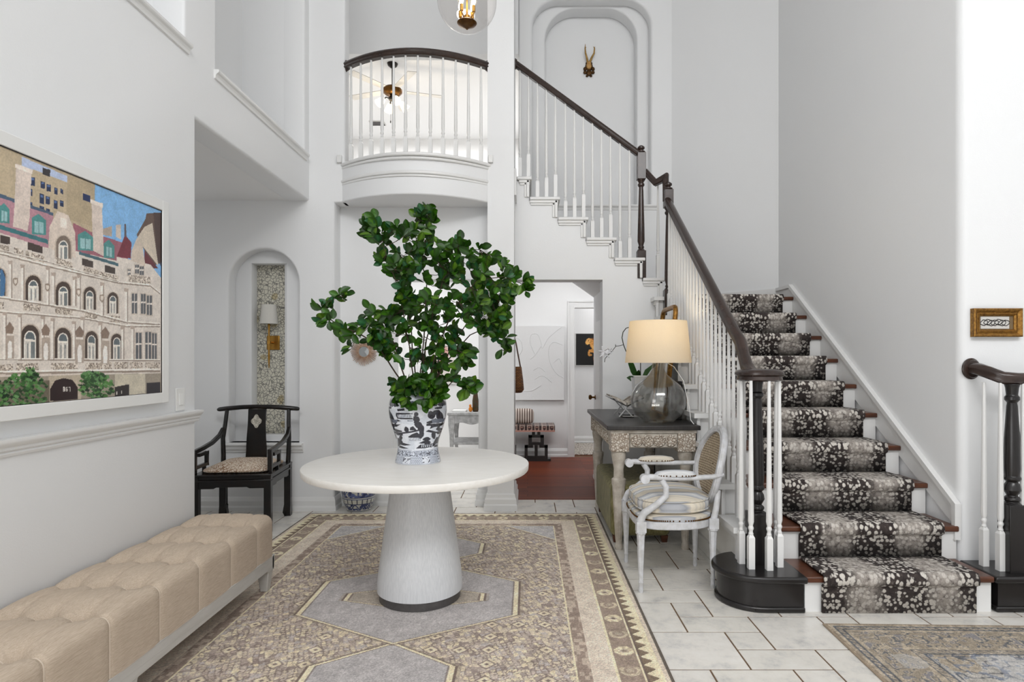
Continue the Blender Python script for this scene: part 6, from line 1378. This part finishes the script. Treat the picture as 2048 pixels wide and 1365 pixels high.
# ---------------------------------------------------------------- side room behind the branches
def side_room():
    x0, x1, y0, y1, zt = X(894, 6.48)+.0, -.34, 6.48, 7.0, .75
    gm = pm('grey_painted_carving', rgb(190, 190, 190), .5, var=(24, rgb(160, 160, 160), .38), bump=(60, .4, .004))
    s = thing('side_table', 'grey carved side table with a low shelf in the room behind the branches', 'table', ((x0+x1)/2, (y0+y1)/2, 0))
    MB().box(x0, x1, y0, y1, zt-.03, zt).build('tabletop', gm, s, bevel=.006)
    n = 16; P = [(x0+.03, zt-.03)]+[(x0+.03+(x1-x0-.06)*k/n, zt-.12-.012*math.cos(4*PI*k/n)) for k in range(n+1)]+[(x1-.03, zt-.03)]
    MB().prism(P, 'y', y0+.02, y0+.04).build('apron', gm, s)
    MB().box(x0+.03, x0+.05, y0+.03, y1-.03, zt-.12, zt-.03).build('apron', gm, s)
    for xx in (x0+.045, x1-.045):
        for yy in (y0+.045, y1-.045):
            mb = MB(); mb.ring([[(xx-h, yy-h, z), (xx+h, yy-h, z), (xx+h, yy+h, z), (xx-h, yy+h, z)] for z, h in ((0, .028), (.03, .024), (.12, .017), (.30, .017), (.50, .022), (.62, .034), (zt-.03, .034))]); mb.build('leg', gm, s, bevel=.004)
    MB().box(x0+.03, x1-.03, y0+.03, y1-.03, .40, .425).build('shelf', gm, s, bevel=.004)
    fb = X(951, 6.62); b = thing('flower_bottle', 'dark green bottle of orange flowers on the grey side table', 'vase', (fb, 6.62, zt))
    MB().lathe([(0, 0), (.03, .002), (.036, .02), (.036, .12), (.028, .17), (.024, .2), (.026, .21), (.02, .21), (0, .19)], (fb, 6.62, zt+.0005), 20).build('bottle', pm('dark_green_glazed', rgb(44, 58, 26), .12, var=(30, rgb(86, 46, 20))), b, smooth=50)
    om = pm('orange_petal', rgb(226, 150, 44), .6, var=(60, rgb(206, 108, 30))); R2 = random.Random(9)
    for k in range(7): MB().sphere((fb+R2.uniform(-.03, .03), 6.62+R2.uniform(-.03, .03), zt+.225+R2.uniform(0, .05)), (.022, .022, .016), 10, 6).build('flower', om, b, smooth=70)
    g = thing('table_ornament', 'small orange ornament beside the flower bottle on the side table', 'ornament', (fb-.05, 6.58, zt)); mb = MB(); mb.sphere((fb-.05, 6.58, zt+.03), (.022, .02, .03), 12, 8); mb.sphere((fb-.054, 6.575, zt+.068), (.014, .014, .016), 10, 6); mb.build('body', om, g, smooth=60)
    w_ = thing('white_book', 'thin white book lying on the grey side table', 'book', (fb-.16, 6.62, zt)); MB().box(fb-.25, fb-.10, 6.55, 6.72, zt+.0005, zt+.018).build('book_body', M['white_plastic'], w_, bevel=.002)
    # pink painting
    Yp = YH; a0, a1, z0, z1 = X(850, Yp), X(912, Yp), Z(768, Yp), Z(684, Yp); p = thing('pink_painting', 'pale painting with a pink figure in a thin frame seen through the branches', 'painting', ((a0+a1)/2, Yp, (z0+z1)/2))
    MB().box(a0, a1, Yp-.03, Yp-.001, z0, z1).build('frame', M['white_plastic'], p, bevel=.003)
    cv = Canvas(a0+.015, a1-.015, z0+.015, z1-.015, .006, rgb(226, 218, 212)); w2, h2 = a1-a0, z1-z0
    q = lambda fx, fz: (a0+fx*w2, z0+fz*h2); cv.poly([q(.3, .1), q(.55, .25), q(.62, .5), q(.78, .66), q(.74, .86), q(.56, .92), q(.44, .74), q(.4, .5), q(.22, .3)], rgb(206, 160, 150)); cv.poly([q(.5, .3), q(.6, .56), q(.66, .8), q(.56, .62)], rgb(150, 98, 96)); cv.poly([q(.1, .05), q(.9, .05), q(.9, .16), q(.1, .2)], rgb(214, 182, 172))
    cv.a *= (.94+.1*vnoise(cv.u.shape, (12, 10)))[..., None]; ctr = np.array([(a0+a1)/2, Yp, (z0+z1)/2]); grid_mesh('canvas', np.stack([cv.u, np.full_like(cv.u, Yp-.0315), cv.v], -1)-ctr, cv.a, M['print'], p)
side_room()

# ---------------------------------------------------------------- hall: relief canvas, bench, pillow, bag, horse picture
def hall():
    a1, z0, z1 = X(1128.5, YH-.04), Z(801, YH-.04), Z(652, YH-.04); a0 = a1-1.05
    rel = thing('relief_canvas', 'white textured relief canvas on the back hall wall above the low bench', 'wall art', ((a0+a1)/2, YH, (z0+z1)/2))
    wm = pm('white_plaster', rgb(226, 226, 226), .8, bump=(40, .3, .006))
    MB().box(a0, a1, YH-.045, YH-.001, z0, z1).build('canvas', wm, rel, bevel=.004)
    w2, h2 = a1-a0, z1-z0; P = lambda fx, fz: (a0+fx*w2, YH-.046, z0+fz*h2); mb = MB()
    h = [(.62, .62), (.56, .78), (.58, .88), (.66, .88), (.70, .78), (.72, .70)]
    for L_ in ([P(*p) for p in h]+[P(.80, .84), P(.96, .98)], [P(.70, .72), P(.62, .60), P(.56, .55)], [P(.98, .74), P(.86, .78), P(.80, .68), P(.82, .5), P(.90, .36), P(.99, .30)], [P(.3, .2), P(.36, .5), P(.46, .68), P(.42, .82), P(.32, .8), P(.22, .6)], [P(.6, .40), P(.68, .44), P(.76, .38)], [P(.62, .28), P(.72, .33), P(.84, .24)], [P(.1, .1), P(.3, .15), P(.55, .12), P(.7, .2)], [P(.86, .5), P(.93, .56), P(.97, .48)]):
        Q = [Vector(p) for p in L_]; S_ = []
        for i in range(len(Q)-1):
            p0, p1, p2, p3 = Q[max(0, i-1)], Q[i], Q[i+1], Q[min(len(Q)-1, i+2)]
            for k in range(6): t_ = k/6; S_.append(.5*((2*p1)+(p2-p0)*t_+(2*p0-5*p1+4*p2-p3)*t_*t_+(3*p1-p0-3*p2+p3)*t_**3))
        mb.tube(S_+[Q[-1]], .0035, 6)
    mb.build('relief_lines', wm, rel, smooth=60)
    # low bench on Greek key legs with patterned seat
    x1, yb, zt = X(1110, 7.72), 7.72, .475; x0 = x1-.85; yb2 = 8.08
    b = thing('fretwork_bench', 'low bench with black fret legs and patterned red seat in the back hall', 'bench', ((x0+x1)/2, 7.9, 0))
    for xc in (x1-.24, x0+.20):
        mb = MB(); L = [(-.22, .0, .22, .03), (-.17, .03, .17, .055)]
        for a, z_0, b_, z_1 in ((-.19, 0, .19, .035), (-.15, .035, .15, .07), (-.15, .07, -.11, .21), (.11, .07, .15, .21), (-.15, .18, -.04, .215), (.04, .18, .15, .215), (-.02, .07, .02, .21), (-.1, .215, .1, .25), (-.1, .25, -.055, .34), (.055, .25, .1, .34), (-.1, .31, .1, .345), (-.055, .345, -.015, .42), (.015, .345, .055, .42), (-.1, .40, .1, .425)):
            mb.box(xc+a, xc+b_, yb+.08, yb+.125, z_0, z_1)
        mb.box(xc-.1, xc+.1, yb+.1, yb2-.02, .40, .425); mb.box(xc-.19, xc+.19, yb+.1, yb2-.02, 0, .02)
        mb.build('leg', M['black_paint'], b)
    cv = Canvas(0, x1-x0, 0, .50, .008, rgb(52, 34, 32)); u, v = cv.u, cv.v
    A, B = u/.095, v/.1; fa, fb = A-np.floor(A)-.5, B-np.floor(B)-.5; r_ = np.maximum(abs(fa), abs(fb)); cv.mask((r_ < .33), rgb(196, 172, 158)); cv.mask((r_ < .24) & (fb > -.4), rgb(60, 36, 34)); cv.mask((r_ < .12), rgb(196, 150, 134)); cv.mask((abs(fa) < .12) & (fb < 0), rgb(60, 36, 34)); cv.mask(v < .02, rgb(180, 130, 116))
    Pz = np.stack([u+x0, np.where(v < .08, yb, yb+(v-.08)*.86), np.where(v < .08, zt-.08+v, zt+.0)], -1); ctr = np.array([(x0+x1)/2, 7.9, 0])
    grid_mesh('seat', Pz-ctr, cv.a, M['print'], b); MB().box(x0+.002, x1-.002, yb+.003, yb2, zt-.055, zt-.003).build('seat_pad', pm('dark_seat_cloth', rgb(70, 46, 42), .9, bump=(100, .2)), b)
    # striped pillow
    px_ = X(1048, 7.85); t = NT('brown_striped_cotton'); v_ = t.co('Object'); sp = t.n('ShaderNodeSeparateXYZ'); t.l(v_, sp.inputs[0]); s_ = t.math('SINE', t.math('MULTIPLY', sp.outputs[0], 200.0)); M['pstripe'] = t.set(t.mix(t.math('GREATER_THAN', s_, .25), rgb(206, 194, 184), rgb(84, 62, 54)), .9)
    pl = thing('striped_pillow', 'brown and cream striped pillow on the fretwork bench', 'pillow', (px_-.03, 7.9, zt)); mb = MB(); lp = []
    for k in range(9):
        a = -PI/2+PI*k/8; y_ = 7.92+.06*math.sin(a); f = .3+.7*math.cos(a)**.5 if abs(a) < PI/2-.01 else .3
        lp.append([(px_-.04+f*.17*math.copysign(abs(math.cos(q))**.4, math.cos(q)), y_, zt+.105+f*.10*math.copysign(abs(math.sin(q))**.4, math.sin(q))) for q in [2*PI*(i+.5)/28 for i in range(28)]])
    mb.ring(lp).build('pillow_cover', M['pstripe'], pl, smooth=70)
    # bag hung on the partition wall
    Yg = 6.5; xb = X(1036, Yg); z0, z1 = Z(785, Yg), Z(734, Yg); g = thing('woven_bag', 'brown woven bag hanging by leather straps at the left of the hall doorway', 'bag', (-.155, Yg, z1))
    t = NT('woven_straw'); w_ = t.n('ShaderNodeTexBrick'); t.l(t.co('Object', (1, 1, 1), (PI/2, 0, 0)), w_.inputs['Vector']); w_.inputs['Scale'].default_value = 1; w_.inputs['Brick Width'].default_value = .03; w_.inputs['Row Height'].default_value = .013; w_.inputs['Mortar Size'].default_value = .002; w_.inputs['Color1'].default_value = L4(rgb(150, 100, 52)); w_.inputs['Color2'].default_value = L4(rgb(112, 70, 36)); w_.inputs['Mortar'].default_value = L4(rgb(66, 40, 20)); M['straw'] = t.set(w_.outputs['Color'], .8)
    mb = MB(); mb.ring([[(-.159+.002+.055*f+.055*f*math.cos(q), Yg+.16*f*math.sin(q), z) for q in [2*PI*i/24 for i in range(24)]] for f, z in ((.9, z0), (1.08, z0+.03), (1.0, (z0+z1)/2), (.84, z1))]); mb.build('bag_body', M['straw'], g, smooth=60)
    lt = pm('brown_leather', rgb(92, 66, 50), .6, var=(30, rgb(70, 48, 36)))
    for d in (-.05, .05): MB().tube([(-.075, Yg+d, z1-.01), (-.10, Yg+d*.7, z1+.12), (-.125, Yg+d*.3, z1+.26), (-.14, Yg, z1+.32)], .007, 6).build('strap', lt, g, smooth=60)
    MB().tube([(-.159, Yg, z1+.33), (-.13, Yg, z1+.325), (-.125, Yg, z1+.345)], .006, 6).build('hook', M['black_metal'], g)
    # horse picture in the far room
    Yh = 9.47; a0, z0, z1 = X(1152, Yh-.02), Z(731, Yh-.02), Z(668, Yh-.02); a1 = a0+.62; hp = thing('horse_picture', 'dark picture of a golden rearing horse in the room beyond the hall', 'picture', ((a0+a1)/2, Yh, (z0+z1)/2))
    MB().box(a0-.012, a1+.012, Yh-.022, Yh-.001, z0-.012, z1+.006).build('frame', M['trim_grey'], hp)
    cv = Canvas(a0, a1, z0, z1, .004, rgb(8, 6, 6)); hs = z1-z0; f_ = lambda px, py: (X(px, Yh-.02), Z(py, Yh-.02))
    au, dk = rgb(214, 150, 74), rgb(140, 84, 34)
    for P, c in ((((1178, 677), (1186, 678), (1193, 684), (1199, 696), (1187, 702), (1180, 692)), au), (((1184, 690), (1200, 690), (1213, 699), (1212, 716), (1197, 717), (1188, 711)), au), (((1170.5, 685), (1173, 679), (1178, 676.5), (1181, 680), (1179, 688), (1175, 690.5), (1171.5, 689)), rgb(232, 176, 100)),
                 (((1188, 698), (1178, 700), (1175.5, 705), (1176, 711), (1178, 713), (1184, 712), (1184, 709), (1180, 708), (1180, 705), (1190, 706)), au), (((1191, 709), (1186, 715), (1187, 723), (1190, 725), (1193, 723), (1190.5, 716), (1198, 713)), dk), (((1202, 712), (1198, 731), (1205, 731), (1210, 714)), au), (((1181, 677), (1190, 677), (1200, 686), (1203, 696), (1196, 690), (1188, 682)), dk), (((1176, 681), (1178, 681), (1178, 683), (1176, 683)), rgb(40, 20, 8)), (((1183, 692), (1187, 690), (1190, 700), (1186, 701)), rgb(236, 186, 112)), (((1196, 700), (1206, 701), (1206, 712), (1198, 710)), dk)):
        cv.poly([f_(*p) for p in P], c)
    n_ = vnoise(cv.u.shape, (40, 60)); cv.a *= (.8+.4*n_)[..., None]; grid_mesh('print', np.stack([cv.u, np.full_like(cv.u, Yh-.0225), cv.v], -1)-np.array([(a0+a1)/2, Yh, (z0+z1)/2]), cv.a, M['print'], hp)
    t = NT('shaggy_white_rug'); v_ = t.co('Object'); vo = t.vor(v_, 26, 'DISTANCE_TO_EDGE'); c = t.ramp(vo.outputs['Distance'], [(.02, rgb(96, 82, 70)), (.12, rgb(214, 206, 196))]); t.bump(vo.outputs['Distance'], .6, .01); M['shag'] = t.set(c, .95)
    fr = thing('patterned_mat', 'white and brown crackle patterned mat on the floor of the far room', 'rug', (1.1, 8.85, 0)); MB().box(.55, 1.7, 8.32, 9.44, .0025, .016).build('pile', M['shag'], fr, bevel=.004)
hall()
